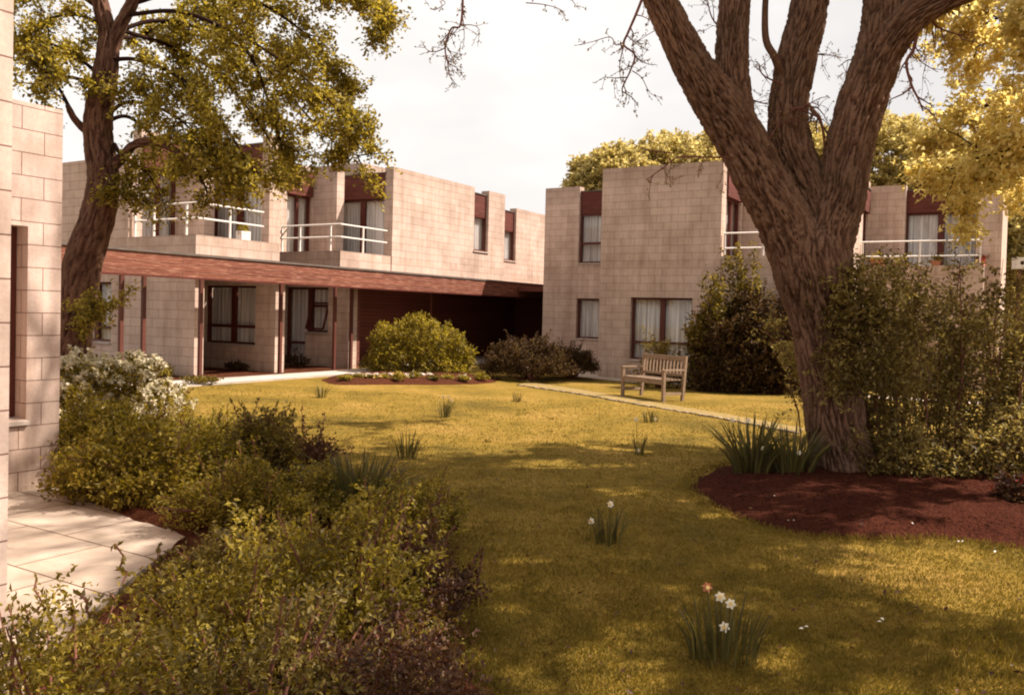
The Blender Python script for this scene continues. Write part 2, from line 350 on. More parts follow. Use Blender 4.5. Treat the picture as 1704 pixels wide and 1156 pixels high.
def strip(name, A, B, off, m, ncross=4, n=8, kerb=0):                  # a ground strip between two polylines
    A = catmull([(*p, 0) for p in A], n); B = catmull([(*p, 0) for p in B], n); mb = MB(); rows = []
    for p, q in zip(A, B):
        rows.append([(1-t)*p+t*q for t in np.linspace(0, 1, ncross+1)])
    for r in rows:
        for p in r: p[2] = max(gz2(p[0], p[1]), float(gz(p[0], p[1])))+off
    for i in range(len(rows)-1):
        for j in range(ncross):
            mb.face([rows[i][j], rows[i][j+1], rows[i+1][j+1], rows[i+1][j]], sm=True)
    if kerb:
        for j in (0, ncross):
            for i in range(len(rows)-1):
                p, q = rows[i][j], rows[i+1][j]; mb.face([p, q, q-[0, 0, kerb], p-[0, 0, kerb]])
    return props(mb.build(name, m, weld=True), kind='structure')
def bed(name, outline, off, height, m, namp=.02, rings=14, kind='structure'):
    P = catmull([(*p, 0) for p in outline+[outline[0]]], 10)[:-1]; c = np.mean(P, 0); mb = MB(); n = len(P); rows = []
    for k in range(rings+1):
        t = k/rings; row = []
        for i, p in enumerate(P):
            j = 1+.035*noise.noise(Vector((p[0]*2.5, p[1]*2.5, 0)))
            q = c+(p-c)*t*j
            z = gz2(q[0], q[1])+off+height*smooth((1-t)*3)+namp*noise.noise(Vector((q[0]*6, q[1]*6, 0)))*min(1, (1-t)*6)+namp*.6*noise.noise(Vector((q[0]*19, q[1]*19, 2)))
            if k == rings: z = gz2(q[0], q[1])-.01
            row.append((q[0], q[1], z))
        rows.append(row)
    for k in range(rings):
        for i in range(n):
            mb.face([rows[k][i], rows[k][(i+1) % n], rows[k+1][(i+1) % n], rows[k+1][i]], sm=True)
    o = mb.build(name, m, weld=True); props(o, kind=kind); return o, P
def g2(x, y): p = on_ground(x, y); return (p[0], p[1])
w2 = lambda b, a: tuple(w_ab(b, a)[:2])
# walkway path on the left, house-side soil, rear paving
strip('path', [w2(-14.95, a) for a in (2, 8, 12, 17, 18.5)], [w2(-13.8, a) for a in (2, 8, 12, 17, 18.5)], .02, m_path, kerb=.05)
strip('walkway_paving', [w2(-17.2, a) for a in (18.5, 22, 26, 30)], [w2(-14.3, a) for a in (18.5, 22, 26, 30)], .015, m_path, kerb=.04)
bed('soil_border', [w2(-15.0, 4), w2(-14.97, 8), w2(-14.97, 12), w2(-14.97, 17.1), w2(-17.8, 17.1), w2(-18.5, 14.4), w2(-20, 12.1), w2(-20, 8), w2(-20, 4)], .01, .03, m_soil)
strip('rear_paving', [w2(-13.2, 21.0), w2(-10.5, 20.6), w2(-8, 20.5), w2(-5, 20.5), w2(0, 20.8)], [w2(-13.2, 23.9), w2(-10.5, 23.9), w2(-8, 22.6), w2(-5, 21.4), w2(0, 21.4)], .012, m_pave)
tanA = [g2(862, 641), g2(940, 652), g2(1010, 664), g2(1090, 678), g2(1200, 697), g2(1330, 722)]
tanB = [g2(880, 636), g2(955, 647), g2(1030, 660), g2(1105, 673), g2(1215, 691), g2(1340, 714)]
strip('worn_path', tanA, tanB, .015, m_gravel)
# left paving
pav = [g2(-60, 1156), (-1.95, 3.2), (-2.2, 4.1), g2(230, 960), g2(312, 900), g2(230, 865), g2(150, 842), g2(140, 800), g2(98, 770), g2(-20, 770), (-7.5, 7.), (-6, 2)]
def flat_poly(name, outline, z, m, kerb=.05):
    bm = bmesh.new(); vs = [bm.verts.new((x, y, z)) for x, y in outline]; f = bm.faces.new(vs)
    r = bmesh.ops.extrude_face_region(bm, geom=[f]); bmesh.ops.translate(bm, verts=[v for v in r['geom'] if isinstance(v, bmesh.types.BMVert)], vec=(0, 0, -kerb))
    bmesh.ops.recalc_face_normals(bm, faces=bm.faces); me = bpy.data.meshes.new(name); bm.to_mesh(me); bm.free()
    return props(link(name, me, m), kind='structure')
flat_poly('paving', pav, .032, m_pave, .09)
# beds
leftbed, LB = bed('planting_bed', [(.55, 1.2), (.15, 3.2), g2(770, 1100), g2(748, 985), g2(735, 905), g2(690, 830), g2(560, 800), g2(470, 770), g2(420, 745), g2(300, 715), g2(235, 690), g2(110, 690), g2(80, 790), g2(160, 850), g2(300, 905), g2(240, 960), (-2.1, 4.0), (-1.8, 2.5), (-1.6, 1.2)], .012, .05, m_soil, .03)
mulch, MBO = bed('mulch_bed', [g2(1140, 812), g2(1170, 785), g2(1260, 762), g2(1400, 748), (4.6, 12.2), (8, 12.5), (11, 10), (10.5, 7.4), (8.5, 6.5), (6.5, 6.1), (5., 6.05), g2(1704, 915), g2(1560, 897), g2(1420, 898), g2(1300, 888), g2(1195, 852)], .012, .10, m_mulch, .035, 22)
flbed, FB = bed('flower_bed', [g2(530, 634), g2(560, 640), g2(660, 640), g2(760, 640), g2(820, 637), g2(830, 629), g2(760, 622), g2(650, 620), g2(560, 624)], .012, .08, m_soil, .03)
stuffs = []
def chips(name, outline, n, size, m, hf=.10):                          # loose bark chips lying on the mulch: uncountable
    P = np.array([p[:2] for p in outline]); lo, hi = P.min(0), P.max(0); C = []
    while len(C) < n:
        q = RNG.uniform(lo, hi)
        if inside(q, P): C.append((q[0], q[1], gz2(*q)+.03+hf*RNG.uniform(.3, 1.)))
    C = np.array(C); A = RNG.normal(0, 1, (n, 3)); A[:, 2] *= .35; Nn = RNG.normal(0, .4, (n, 3)); Nn[:, 2] += 1
    o = link(name, leaves_mesh(name, C, A, Nn, size*RNG.uniform(.6, 1.6, n), size*.4), m); return props(o, kind='stuff')
def inside(q, P):
    x, y = q[0], q[1]; c = False; n = len(P); j = n-1
    for i in range(n):
        if ((P[i][1] > y) != (P[j][1] > y)) and x < (P[j][0]-P[i][0])*(y-P[i][1])/(P[j][1]-P[i][1]+1e-12)+P[i][0]: c = not c
        j = i
    return c

# ------------------------------------------------------------------ buildings (local x = b, local y = a)
def P3(ori, const, h, d, z):                                           # depth d runs into the wall
    return (h, const+d, z) if ori == 'a' else (const-d, h, z)
def panel(name, ori, const, h0, h1, z0, z1, par, m, holes=(), t=.3):
    hs = sorted({h0, h1, *[v for o in holes for v in o[:2] if h0 < v < h1]}); zs = sorted({z0, z1, *[v for o in holes for v in o[2:] if z0 < v < z1]})
    full = lambda i, j: 0 <= i < len(hs)-1 and 0 <= j < len(zs)-1 and not any(o[0]-1e-6 <= hs[i] and hs[i+1] <= o[1]+1e-6 and o[2]-1e-6 <= zs[j] and zs[j+1] <= o[3]+1e-6 for o in holes)
    mb = MB(); q = lambda h, d, z: P3(ori, const, h, d, z)
    for i in range(len(hs)-1):
        for j in range(len(zs)-1):
            if not full(i, j): continue
            a, b, c, d = hs[i], hs[i+1], zs[j], zs[j+1]
            uvf = [(a, c), (b, c), (b, d), (a, d)]
            mb.face([q(a, 0, c), q(b, 0, c), q(b, 0, d), q(a, 0, d)], uvf); mb.face([q(a, t, c), q(a, t, d), q(b, t, d), q(b, t, c)], [uvf[0], uvf[3], uvf[2], uvf[1]])
            if not full(i-1, j): mb.face([q(a, 0, c), q(a, 0, d), q(a, t, d), q(a, t, c)], [(.1, c), (.1, d), (.1+t, d), (.1+t, c)])
            if not full(i+1, j): mb.face([q(b, 0, c), q(b, t, c), q(b, t, d), q(b, 0, d)], [(.1, c), (.1+t, c), (.1+t, d), (.1, d)])
            if not full(i, j-1): mb.face([q(a, 0, c), q(a, t, c), q(b, t, c), q(b, 0, c)], [(a, 0.05), (a, .05+t), (b, .05+t), (b, 0.05)])
            if not full(i, j+1): mb.face([q(a, 0, d), q(b, 0, d), q(b, t, d), q(a, t, d)], [(a, .02), (b, .02), (b, .18), (a, .18)])
    return mb.build(name, m, par, weld=True)
def qbox(mb, ori, const, h0, h1, d0, d1, z0, z1):
    p = P3(ori, const, h0, d0, z0); q = P3(ori, const, h1, d1, z1)
    mb.box(min(p[0], q[0]), max(p[0], q[0]), min(p[1], q[1]), max(p[1], q[1]), z0, z1)
def window(par, ori, const, h0, h1, z0, z1, lights=2, transom=None, rec=.14, mull=.07, curtain=True, name='window', sill=True, gap=0.0, low_panel=False, open_light=False):
    mb = MB(); e = .055; r = rec
    qbox(mb, ori, const, h0, h0+e, r, r+.09, z0, z1); qbox(mb, ori, const, h1-e, h1, r, r+.09, z0, z1)
    qbox(mb, ori, const, h0+e, h1-e, r, r+.09, z1-e, z1); qbox(mb, ori, const, h0+e, h1-e, r, r+.09, z0, z0+e)
    w = (h1-h0-2*e)/lights
    for i in range(1, lights):
        c = h0+e+w*i; qbox(mb, ori, const, c-mull, c+mull, r+.004, r+.085, z0+e, z1-e)
    if transom: 
        for i in range(lights):
            l = h0+e+w*i+(mull if i else 0); rr = h0+e+w*(i+1)-(mull if i < lights-1 else 0)
            qbox(mb, ori, const, l, rr, r+.008, r+.08, transom-.035, transom+.035)
    if low_panel:
        qbox(mb, ori, const, h0+e, h1-e, r+.03, r+.06, z0+e, low_panel)
    f = mb.build(name, m_frame, par)
    g = MB()
    p = [P3(ori, const, h, r+.05, z) for h, z in ((h0+e, z0+e), (h1-e, z0+e), (h1-e, z1-e), (h0+e, z1-e))]
    g.face(p); g.build('pane', m_glass, f)
    if curtain:
        c = MB(); zt, zb = z1-.03, z0+(.03 if not low_panel else .1); lo, hi = h0+.02, h1-.02; n = max(16, int((hi-lo)/.018)); ph = random.random()*9
        prev = None
        for i in range(n+1):
            h = lo+(hi-lo)*i/n; d = r+.16+.022*sin(h*62+ph+1.5*sin(h*9+ph))
            if gap and abs((h-lo)/(hi-lo)-.5) < gap: prev = None; continue
            if prev is not None:
                a, da = prev; c.face([P3(ori, const, a, da, zb), P3(ori, const, h, d, zb), P3(ori, const, h, d, zt), P3(ori, const, a, da, zt)], sm=True)
            prev = (h, d)
        c.build('curtain', m_curt, f, weld=True)
    bk = MB(); bk.face([P3(ori, const, h, r+.30, z) for h, z in ((h0, z0), (h1, z0), (h1, z1), (h0, z1))]); bk.build('dark_backing', m_in, f)  # dark sheet close behind the curtain, in place of an unlit room
    if sill:
        s = MB()
        P = [P3(ori, const, h, d, z) for h in (h0-.02, h1+.02) for d, z in ((-.035, z0-.045), (-.035, z0-.012), (r+.02, z0+.012), (r+.02, z0-.045))]
        for idx in ((0, 1, 2, 3), (7, 6, 5, 4), (0, 4, 5, 1), (1, 5, 6, 2), (2, 6, 7, 3), (3, 7, 4, 0)): s.face([P[i] for i in idx])
        s.build('sill', m_cap, f)
    if open_light:
        o = MB(); hm0, hm1 = h0+e+.04, h1-e-.04; zt, zb = z1-.42, z0+.10
        A = [P3(ori, const, hm0, r-.01, zt), P3(ori, const, hm1, r-.01, zt), P3(ori, const, hm1, r-.22, zb), P3(ori, const, hm0, r-.22, zb)]
        for k in range(4): o.bar(A[k], A[(k+1) % 4], .045, .045)
        oo = o.build('open_casement', m_frame, f); gg = MB(); gg.face(A); gg.build('pane', m_curt, oo) if False else gg.build('casement_pane', m_glass, f)
    return f
def fpanel(par, ori, const, h0, h1, z0, z1, d0=.06, d1=.34, name='fascia_panel', mat_=None):
    mb = MB(); qbox(mb, ori, const, h0, h1, d0, d1, z0, z1); o = mb.build(name, mat_ or m_panel, par)
    t = MB(); qbox(t, ori, const, h0, h1, d0-.03, d0+.03, z1+.002, z1+.035); t.build('flashing', m_felt, o); return o
def mass(par, name, b0, b1, a0, a1, z0, z1, m):
    mb = MB(); mb.box(b0, b1, a0, a1, z0, z1); return mb.build(name, m, par)
def railing(par, pts, zs=(3.59, 3.92), zb=3.22, posts=None, r=.022):
    mb = MB(); pr = []
    for z in zs: 
        for i in range(len(pts)-1): mb.tube([(*pts[i], z), (*pts[i+1], z)], r, 8)
    o = mb.build('railing', m_white, par)
    for (x, y) in (posts or pts):
        p = MB(); p.box(x-.02, x+.02, y-.02, y+.02, zb, zs[-1]-.015); p.build('baluster', m_white, o)
    return o
TOP, PT, FL = 5.72, 5.55, 3.22
LB_ = empty('terraced_flats', (0, 0, 0), TH, 'long pale block-built flats on the left with white-railed balconies above the timber walkway', 'building')
B = m_block
def unit_(a0, bl, end_a):
    # balcony
    panel('balcony_wall', 'a', a0, -17.5, -15.2, 2.62, FL, LB_, B, t=.22)
    panel('balcony_wall', 'b', -15.2, a0+.22, a0+2.05, 2.62, FL, LB_, B, t=.22)
    mass(LB_, 'balcony_floor', -17.48, -15.43, a0+.225, a0+2.04, 2.66, 2.86, m_cap)
    railing(LB_, [(-17.42, a0+.11), (-15.31, a0+.11), (-15.31, a0+2.0)], posts=[(-17.42, a0+.11), (-16.75, a0+.11), (-15.65, a0+.11), (-15.31, a0+1.0)])
    # left high wall with the side window over the balcony
    panel('wall', 'a', a0, bl, -17.5, 0, 5.08 if a0 < 14 else TOP, LB_, B, holes=[(-19.65, -18.1, .8, 2.2)] if a0 < 14 else ())
    if a0 < 14: window(LB_, 'a', a0, -19.65, -18.1, .8, 2.2, 2, 1.14)
    panel('wall', 'b', -17.5, a0+.3, a0+1.35, 2.62, TOP, LB_, B, holes=[(a0+.32, a0+1.3, 3.0, PT+.01)] if False else [(a0+.35, a0+1.3, 3.05, 5.6)])
    window(LB_, 'b', -17.5, a0+.35, a0+1.3, 3.05, 4.86, 2, None, .08, .04, sill=False)
    fpanel(LB_, 'b', -17.5, a0+.352, a0+1.298, 4.865, PT, -.05, .3)
    panel('pier', 'a', a0+1.35, -17.8, -16.6, 2.62, PT+.03, LB_, B)
    w0 = a0+2.1
    window(LB_, 'a', w0, -17.295, -15.455, 3.0, 4.86, 2, None, .08, .08, sill=False)
    fpanel(LB_, 'a', w0, -17.295, -15.455, 4.865, PT, .0, .34)
# unit A and unit C
unit_(12.2, -26, 0)
unit_(16.7, -18.6, 0)
panel('pier', 'a', 14.25, -15.45, -15.2, 2.62, TOP, LB_, B, t=.35)
# ground floor, first flat
panel('wall', 'a', 12.2, -17.5, -15.2, 0, 2.615, LB_, B, t=.24)
panel('wall', 'a', 14.5, -19, -15.2, 0, 2.6, LB_, B, holes=[(-17.75, -15.87, .78, 2.22)])
window(LB_, 'a', 14.5, -17.75, -15.87, .78, 2.22, 2, 1.22, low_panel=False)
# second flat: door, side light and an open window
panel('wall', 'a', 17.2, -19.5, -15.3, 0, 2.6, LB_, B, holes=[(-17.7, -16.87, .12, 2.28), (-16.87, -16.05, 1.06, 2.28)], t=.32)
d = window(LB_, 'a', 17.2, -17.7, -16.875, .14, 2.28, 1, .75, name='glazed_door', sill=False)
window(LB_, 'a', 17.2, -16.865, -16.05, 1.06, 2.28, 1, 1.78, open_light=True)
# long wall over the walkway
panel('wall', 'b', -15.2, 18.8, 24.8, 2.62, TOP, LB_, B, holes=[(22.92, 23.78, 3.70, 6.0)])
panel('pier', 'a', 18.8, -15.47, -15.5+.0, 2.7, TOP, LB_, B) if False else None
window(LB_, 'b', -15.2, 22.925, 23.775, 3.70, 4.86, 1, None, .10)
fpanel(LB_, 'b', -15.2, 22.925, 23.775, 4.865, PT, .10, .3)
panel('wall', 'a', 24.5, -17.0, -15.502, 2.62, TOP, LB_, B)
panel('wall', 'b', -16.7, 24.8, 36, 2.62, TOP, LB_, B, holes=[(27.25, 28.1, 3.70, 6.0)])
window(LB_, 'b', -16.7, 27.255, 28.095, 3.70, 4.86, 1, None, .10)
fpanel(LB_, 'b', -16.7, 27.255, 28.095, 4.865, PT, .10, .3)
# ground floor wall in the shade of the walkway
panel('boarded_wall', 'b', -16.9, 17.6, 30, 0, 2.6, LB_, m_dboard)
panel('boarded_wall', 'a', 17.53, -16.9, -15.3, 0, 2.6, LB_, m_dboard, t=.1)
panel('end_wall', 'a', 28.5, -16.9, -13.21, 0, 2.44, LB_, m_dboard)
# dark solid cores added to keep daylight out of the shell; roofs
mass(LB_, 'light_blocking_core', -26, -17.85, 12.55, 16.6, .02, 4.8, m_in); mass(LB_, 'light_blocking_core', -26, -18.7, 16.65, 19.1, .02, 5.3, m_in)
mass(LB_, 'light_blocking_core', -26, -15.52, 19.25, 24.45, 2.66, 5.3, m_in); mass(LB_, 'light_blocking_core', -26, -17.05, 24.5, 35.9, 2.66, 5.3, m_in)
mass(LB_, 'light_blocking_core', -26, -17.25, 17.66, 29.9, .02, 2.64, m_in)
mass(LB_, 'roof', -26.02, -17.82, 12.51, 16.62, 4.81, 4.9, m_felt); mass(LB_, 'roof', -26.02, -15.51, 19.11, 24.48, 5.31, 5.42, m_felt); mass(LB_, 'roof', -26.02, -17.01, 24.49, 35.95, 5.31, 5.42, m_felt)
panel('stair_tower', 'a', 23.0, -27, -20.0, 5.3, 6.85, LB_, B); panel('stair_tower', 'b', -20.0, 23.3, 29, 5.3, 6.85, LB_, B)
mass(LB_, 'roof', -27, -20.31, 23.31, 29, 6.6, 6.7, m_felt)
# planter on the first balcony, stair rail
def planter(b, a, lb, la, z=3.22, m=m_white, label='white'):
    pass
for k in (0, .16):
    mb = MB(); mb.tube([(-17.42+k, 16.9, 3.92), (-17.9+k, 16.5, 3.0)], .02, 8); mb.build('slanting_rail', m_white, LB_)
# ---- covered walkway
CW = empty('covered_walkway', (0, 0, 0), TH, 'long rust-brown timber canopy on slim posts running along the left flats', 'walkway')
mb = MB(); mb.box(-14.46, -14.40, 4, 29.5, 2.27, 2.70); fs = mb.build('fascia', m_board, CW)
mb = MB(); mb.box(-14.48, -14.375, 4, 29.5, 2.703, 2.745); mb.build('flashing', m_felt, fs)
mb = MB(); mb.box(-14.47, -14.39, 4, 29.5, 2.235, 2.267); mb.build('drip_board', m_frame, fs)
mb = MB(); mb.box(-17.0, -14.47, 17.0, 30.6, 2.45, 2.6); mb.build('roof', m_dboard, CW)  # far end run on past the end wall to shut out sun
mb = MB(); mb.box(-14.37, -13.22, 24.45, 30.6, 2.45, 2.6); mb.build('roof', m_dboard, CW)  # roof piece added to block a sliver of sun on the boarded wall
for x, y, bb in ((200, 620, -15.0), (237, 632, -14.97), (332, 628, -15.03), (465, 622, -15.0), (555, 620, -15.0), (583, 614, -15.2), (716, 580, -15.2)):
    dd = ray(x, y); p = O0+dd*(bb/np.dot(dd, VX)); a = ab(p)[1]; w = .036 if x != 716 else .026
    mb = MB(); mb.box(bb-w, bb+w, a-w, a+w, .05, 2.4 if x > 570 else 2.4)
    mb.build('post', m_brown, CW)
for a in (4.5, 7.5, 10.5, 13.4, 16.2):                                  # cross rails from the fascia back to the posts
    mb = MB(); mb.box(-15.17, -14.475, a-.03, a+.03, 2.29, 2.42); mb.build('cross_rail', m_brown, CW)
mb = MB(); mb.box(-15.06, -14.97, 4, 17.0, 2.425, 2.52); mb.build('wall_beam', m_brown, CW)

# ---- right-hand flats
RB = empty('courtyard_flats', (0, 0, 0), TH, 'two-storey block-built flats on the right behind the bench and the big forked tree', 'building')
a1, a2 = 24.0, 21.4
panel('wall', 'a', a1, -13.2, -10.0, 0, TOP, RB, B, holes=[(-11.98, -11.0, 3.33, 6), (-12.0, -11.15, .98, 2.23)])
window(RB, 'a', a1, -11.975, -11.005, 3.33, 4.86, 1, 3.95, .1); fpanel(RB, 'a', a1, -11.975, -11.005, 4.865, PT, .08, .3)
window(RB, 'a', a1, -12.0, -11.15, .98, 2.23, 1, None, .12)
panel('wall', 'b', -12.9, 24.3, 33, 0, TOP, RB, B)
mb = MB()
panel('wall', 'a', a2, -10.0, -6.65, 0, TOP, RB, B, holes=[(-9.07, -7.35, .55, 2.22)])
window(RB, 'a', a2, -9.07, -7.35, .55, 2.22, 2, 1.02, .13)
panel('wall', 'b', -9.7, a2+.3, a1, 0, TOP, RB, B)
panel('wall', 'b', -6.65, a2+.3, 23.5, 2.6, TOP, RB, B, holes=[(21.78, 23.1, 3.1, 5.6)])
window(RB, 'b', -6.65, 21.785, 23.095, 3.1, 4.86, 2, None, .06, .05, sill=False); fpanel(RB, 'b', -6.65, 21.785, 23.095, 4.865, PT, -.05, .25)
panel('balcony_wall', 'a', 21.46, -6.65, -3.77, 0, 3.3, RB, B)
mass(RB, 'balcony_floor', -6.63, -3.8, 21.78, 23.3, 2.9, 3.1, m_cap)
railing(RB, [(-6.6, 21.5), (-3.8, 21.5)], (3.5, 3.88), 3.3, [(-6.58, 21.5), (-5.6, 21.5), (-4.7, 21.5), (-3.85, 21.5)])
panel('wall', 'a', 23.3, -6.64, -3.77, 2.6, TOP, RB, B)
panel('wall', 'b', -3.87, 23.6, 26.4, 0, TOP, RB, B, holes=[(25.3, 26.2, 3.1, 5.6)])
window(RB, 'b', -3.87, 25.305, 26.195, 3.1, 4.80, 1, None, .06, .05, sill=False); fpanel(RB, 'b', -3.87, 25.305, 26.195, 4.805, 5.45, -.05, .25)
panel('pier', 'a', 26.35, -3.87, -2.92, 2.6, 5.6, RB, B)
window(RB, 'a', 26.55, -2.915, -1.125, 3.1, 4.82, 2, None, .08, .09, sill=False); fpanel(RB, 'a', 26.55, -2.915, -1.125, 4.825, 5.45, .0, .3)
panel('pier', 'a', 25.75, -1.12, -.52, 0, 5.5, RB, B)
panel('wall', 'b', -.52, 26.05, 33, 0, 5.5, RB, B)
panel('balcony_wall', 'a', 25.0, -3.87, -.88, 0, 3.24, RB, B)
mass(RB, 'balcony_floor', -3.85, -1.0, 25.3, 26.5, 2.9, 3.06, m_cap)
railing(RB, [(-3.85, 25.1), (-.98, 25.1), (-.98, 25.74)], (3.5, 3.9), 3.24, [(-3.82, 25.1), (-2.4, 25.1), (-.98, 25.1)])
mass(RB, 'light_blocking_core', -12.55, -10.05, 24.45, 32.9, .02, 5.3, m_in); mass(RB, 'light_blocking_core', -9.4, -7.1, 21.9, 32.9, .02, 5.3, m_in)  # dark cores filling the flats so that no light passes through
mass(RB, 'light_blocking_core', -7.05, -4.22, 23.65, 32.9, .02, 5.3, m_in); mass(RB, 'light_blocking_core', -4.2, -.85, 26.95, 32.9, .02, 5.3, m_in)
mass(RB, 'roof', -12.89, -.83, 26.9, 33, 5.32, 5.43, m_felt); mass(RB, 'roof', -9.69, -6.96, 21.71, 26.88, 5.32, 5.43, m_felt); mass(RB, 'roof', -12.89, -9.71, 24.31, 26.88, 5.32, 5.43, m_felt)
mass(RB, 'roof', -6.63, -4.08, 23.61, 26.88, 5.32, 5.43, m_felt)

# ---- near wall on the left edge
NW = empty('block_house', (0, 0, 0), TH, 'sunlit large-block house corner at the left edge with a tall slot window', 'building')
# facet in line with b = -7.52, far corner at a = 4.6
cb = ab(on_ground(97, 812)); bF, aF = cb[0], cb[1]
p45 = ab(at(45, 540, 7.5)); 
dd = ray(45, 540); p = O0+dd*(bF/np.dot(dd, VX)); aw = ab(p)[1]
panel('wall', 'b', bF, 1.0, aF, 0, 3.44, NW, m_near, holes=[(aw-.62, aw, .66, 2.36)], t=.32)
window(NW, 'b', bF, aw-.615, aw-.005, .66, 2.36, 1, None, .17, sill=True)
panel('wall', 'a', aF-.3, -12, bF-.32, 0, 3.44, NW, m_near)
mass(NW, 'light_blocking_core', -12, bF-.5, 1, aF-.32, .02, 3.2, m_in); mass(NW, 'roof', -12, bF-.33, 1, aF-.31, 3.22, 3.3, m_felt)  # first mass is a dark core added to block light inside
# near pier standing proud of it
pr = at(17, 500, 3.9); bp, ap = ab(pr)
panel('near_pier', 'b', bp, ap-3, ap, 0, 5.5, NW, m_near, t=.33)
panel('near_pier', 'a', ap-.33, bF, bp-.33, 0, 5.5, NW, m_near, t=.33)

# ------------------------------------------------------------------ trees
FLOOR = [None]
def branches(mb, p, d, ln, r, depth, tips, droop=.1, spread=.6, kids=4, wob=.22):
    n = max(3, int(ln/.18)); pts = [np.array(p, float)]; d = unit(np.array(d, float)); st = ln/n
    for i in range(n):
        d = unit(d+RNG.normal(0, wob, 3)*.5-np.array([0, 0, droop*.3]))
        if FLOOR[0] and pts[-1][2] < FLOOR[0](pts[-1]): d = unit(d+np.array([.1, 0, 1.6]))
        pts.append(pts[-1]+d*st)
    rad = [max(.0022, r*(1-.72*i/n)) for i in range(n+1)]
    mb.tube(pts, rad, 6 if r > .02 else 4 if r > .006 else 3, cap=False)
    if depth == 0 or ln < .16:
        tips.append((pts[-1], d)); tips.append((pts[n//2], d)); return
    for k in range(kids):
        i = int(n*(.2+.8*(k+RNG.uniform(0, .9))/kids)); i = min(max(i, 1), n)
        rd = unit(RNG.normal(0, 1, 3)); nd = unit(d*(1-spread)+rd*spread+np.array([0, 0, .12]))
        branches(mb, pts[i], nd, ln*RNG.uniform(.38, .62), rad[i]*.62, depth-1, tips, droop, spread, kids, wob)
    tips.append((pts[-1], d))
def furrow(amp, fr, flare=0, flare_len=.5):
    def f(r, an, ln, p):
        R0 = .33*(r/.33)**.5
        w = noise.noise(Vector((cos(an)*1.5, sin(an)*1.5, ln*2.6)))*1.1
        q = Vector((cos(an+w*.16)*R0*fr, sin(an+w*.16)*R0*fr, ln*fr*.13))
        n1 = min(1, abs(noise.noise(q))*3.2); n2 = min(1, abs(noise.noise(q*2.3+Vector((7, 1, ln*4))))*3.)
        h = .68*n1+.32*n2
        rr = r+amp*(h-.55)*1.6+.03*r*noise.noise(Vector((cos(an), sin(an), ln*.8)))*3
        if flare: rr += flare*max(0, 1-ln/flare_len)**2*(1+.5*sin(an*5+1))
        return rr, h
    return f
def pxpath(pts):                                                       # (x px, y px, distance, radius m) -> smooth path
    P = [np.append(at(x, y, Y), r) for x, y, Y, r in pts]; C = catmull(P, 10); return [c[:3] for c in C], [c[3] for c in C]
def dense(P, R, step):
    P = np.array(P); d = np.r_[0, np.cumsum(np.linalg.norm(np.diff(P, axis=0), axis=1))]; n = max(4, int(d[-1]/step)); t = np.linspace(0, d[-1], n)
    return [np.array([np.interp(x, d, P[:, k]) for k in range(3)]) for x in t], list(np.interp(t, d, R))

# ---- the big forked tree
TB = on_ground(1410, 792); YT = TB[1]
bt = empty('forked_tree', tuple(TB), 0, 'big tree with deeply furrowed bark forking low into leaning limbs, in the mulch bed', 'tree')
def local(o, parent): o.matrix_parent_inverse = Matrix.Translation(-Vector(parent.location)); return o
def limb(mb, pts, step=.02, n=130, amp=.034, fr=30, flare=0):
    P, R = pxpath(pts); P, R = dense(P, R, step); mb.tube(P, R, n, furrow(amp, fr, flare)); return P, R
mb = MB()
limb(mb, [(1412, 835, YT, .33), (1405, 775, YT, .32), (1393, 720, YT, .30), (1385, 658, YT, .298), (1374, 600, YT, .30), (1368, 550, YT, .31), (1360, 506, YT, .335), (1350, 455, YT, .385), (1343, 415, YT, .37), (1345, 390, YT+.02, .30)], flare=.14, n=240, amp=.036, fr=28)
limb(mb, [(1372, 540, YT, .2), (1342, 450, YT-.02, .30), (1308, 375, YT-.05, .285), (1270, 310, YT-.08, .265), (1238, 245, YT-.1, .255), (1205, 190, YT-.12, .245), (1165, 130, YT-.18, .20), (1125, 55, YT-.25, .165), (1088, -25, YT-.3, .155), (1040, -120, YT-.4, .14), (960, -260, YT-.5, .12)], n=120)
limb(mb, [(1240, 270, YT-.08, .17), (1226, 200, YT-.02, .185), (1219, 130, YT, .168), (1218, 60, YT+.02, .158), (1224, -20, YT+.05, .15), (1238, -120, YT+.1, .135), (1230, -260, YT+.2, .11)])
limb(mb, [(1388, 480, YT+.05, .2), (1368, 390, YT+.08, .27), (1347, 320, YT+.1, .235), (1318, 255, YT+.12, .225), (1311, 185, YT+.15, .205), (1325, 100, YT+.18, .195), (1345, 20, YT+.2, .185), (1354, -70, YT+.25, .17), (1340, -250, YT+.3, .12)])
limb(mb, [(1368, 530, YT-.03, .22), (1380, 400, YT-.05, .255), (1396, 330, YT-.05, .262), (1410, 255, YT-.08, .245), (1432, 175, YT-.1, .24), (1458, 100, YT-.12, .225), (1470, 40, YT-.12, .21), (1474, -40, YT-.1, .19), (1480, -200, YT, .14)])
limb(mb, [(1452, 130, YT-.1, .15), (1478, 75, YT-.2, .185), (1512, 32, YT-.3, .165), (1560, 2, YT-.4, .14), (1615, -22, YT-.5, .13), (1720, -60, YT-.6, .10)])
mb.tube(*dense(*pxpath([(1300, 125, YT+.1, .05), (1289, 95, YT, .042), (1275, 68, YT, .038), (1273, 20, YT, .034), (1277, -40, YT, .03)]), .05), 12)
local(mb.build('trunk', m_bark), bt) if False else None
tr = mb.build('trunk', m_bark, bt); tr.location = -Vector(tuple(TB))
tw = MB(); tips = []
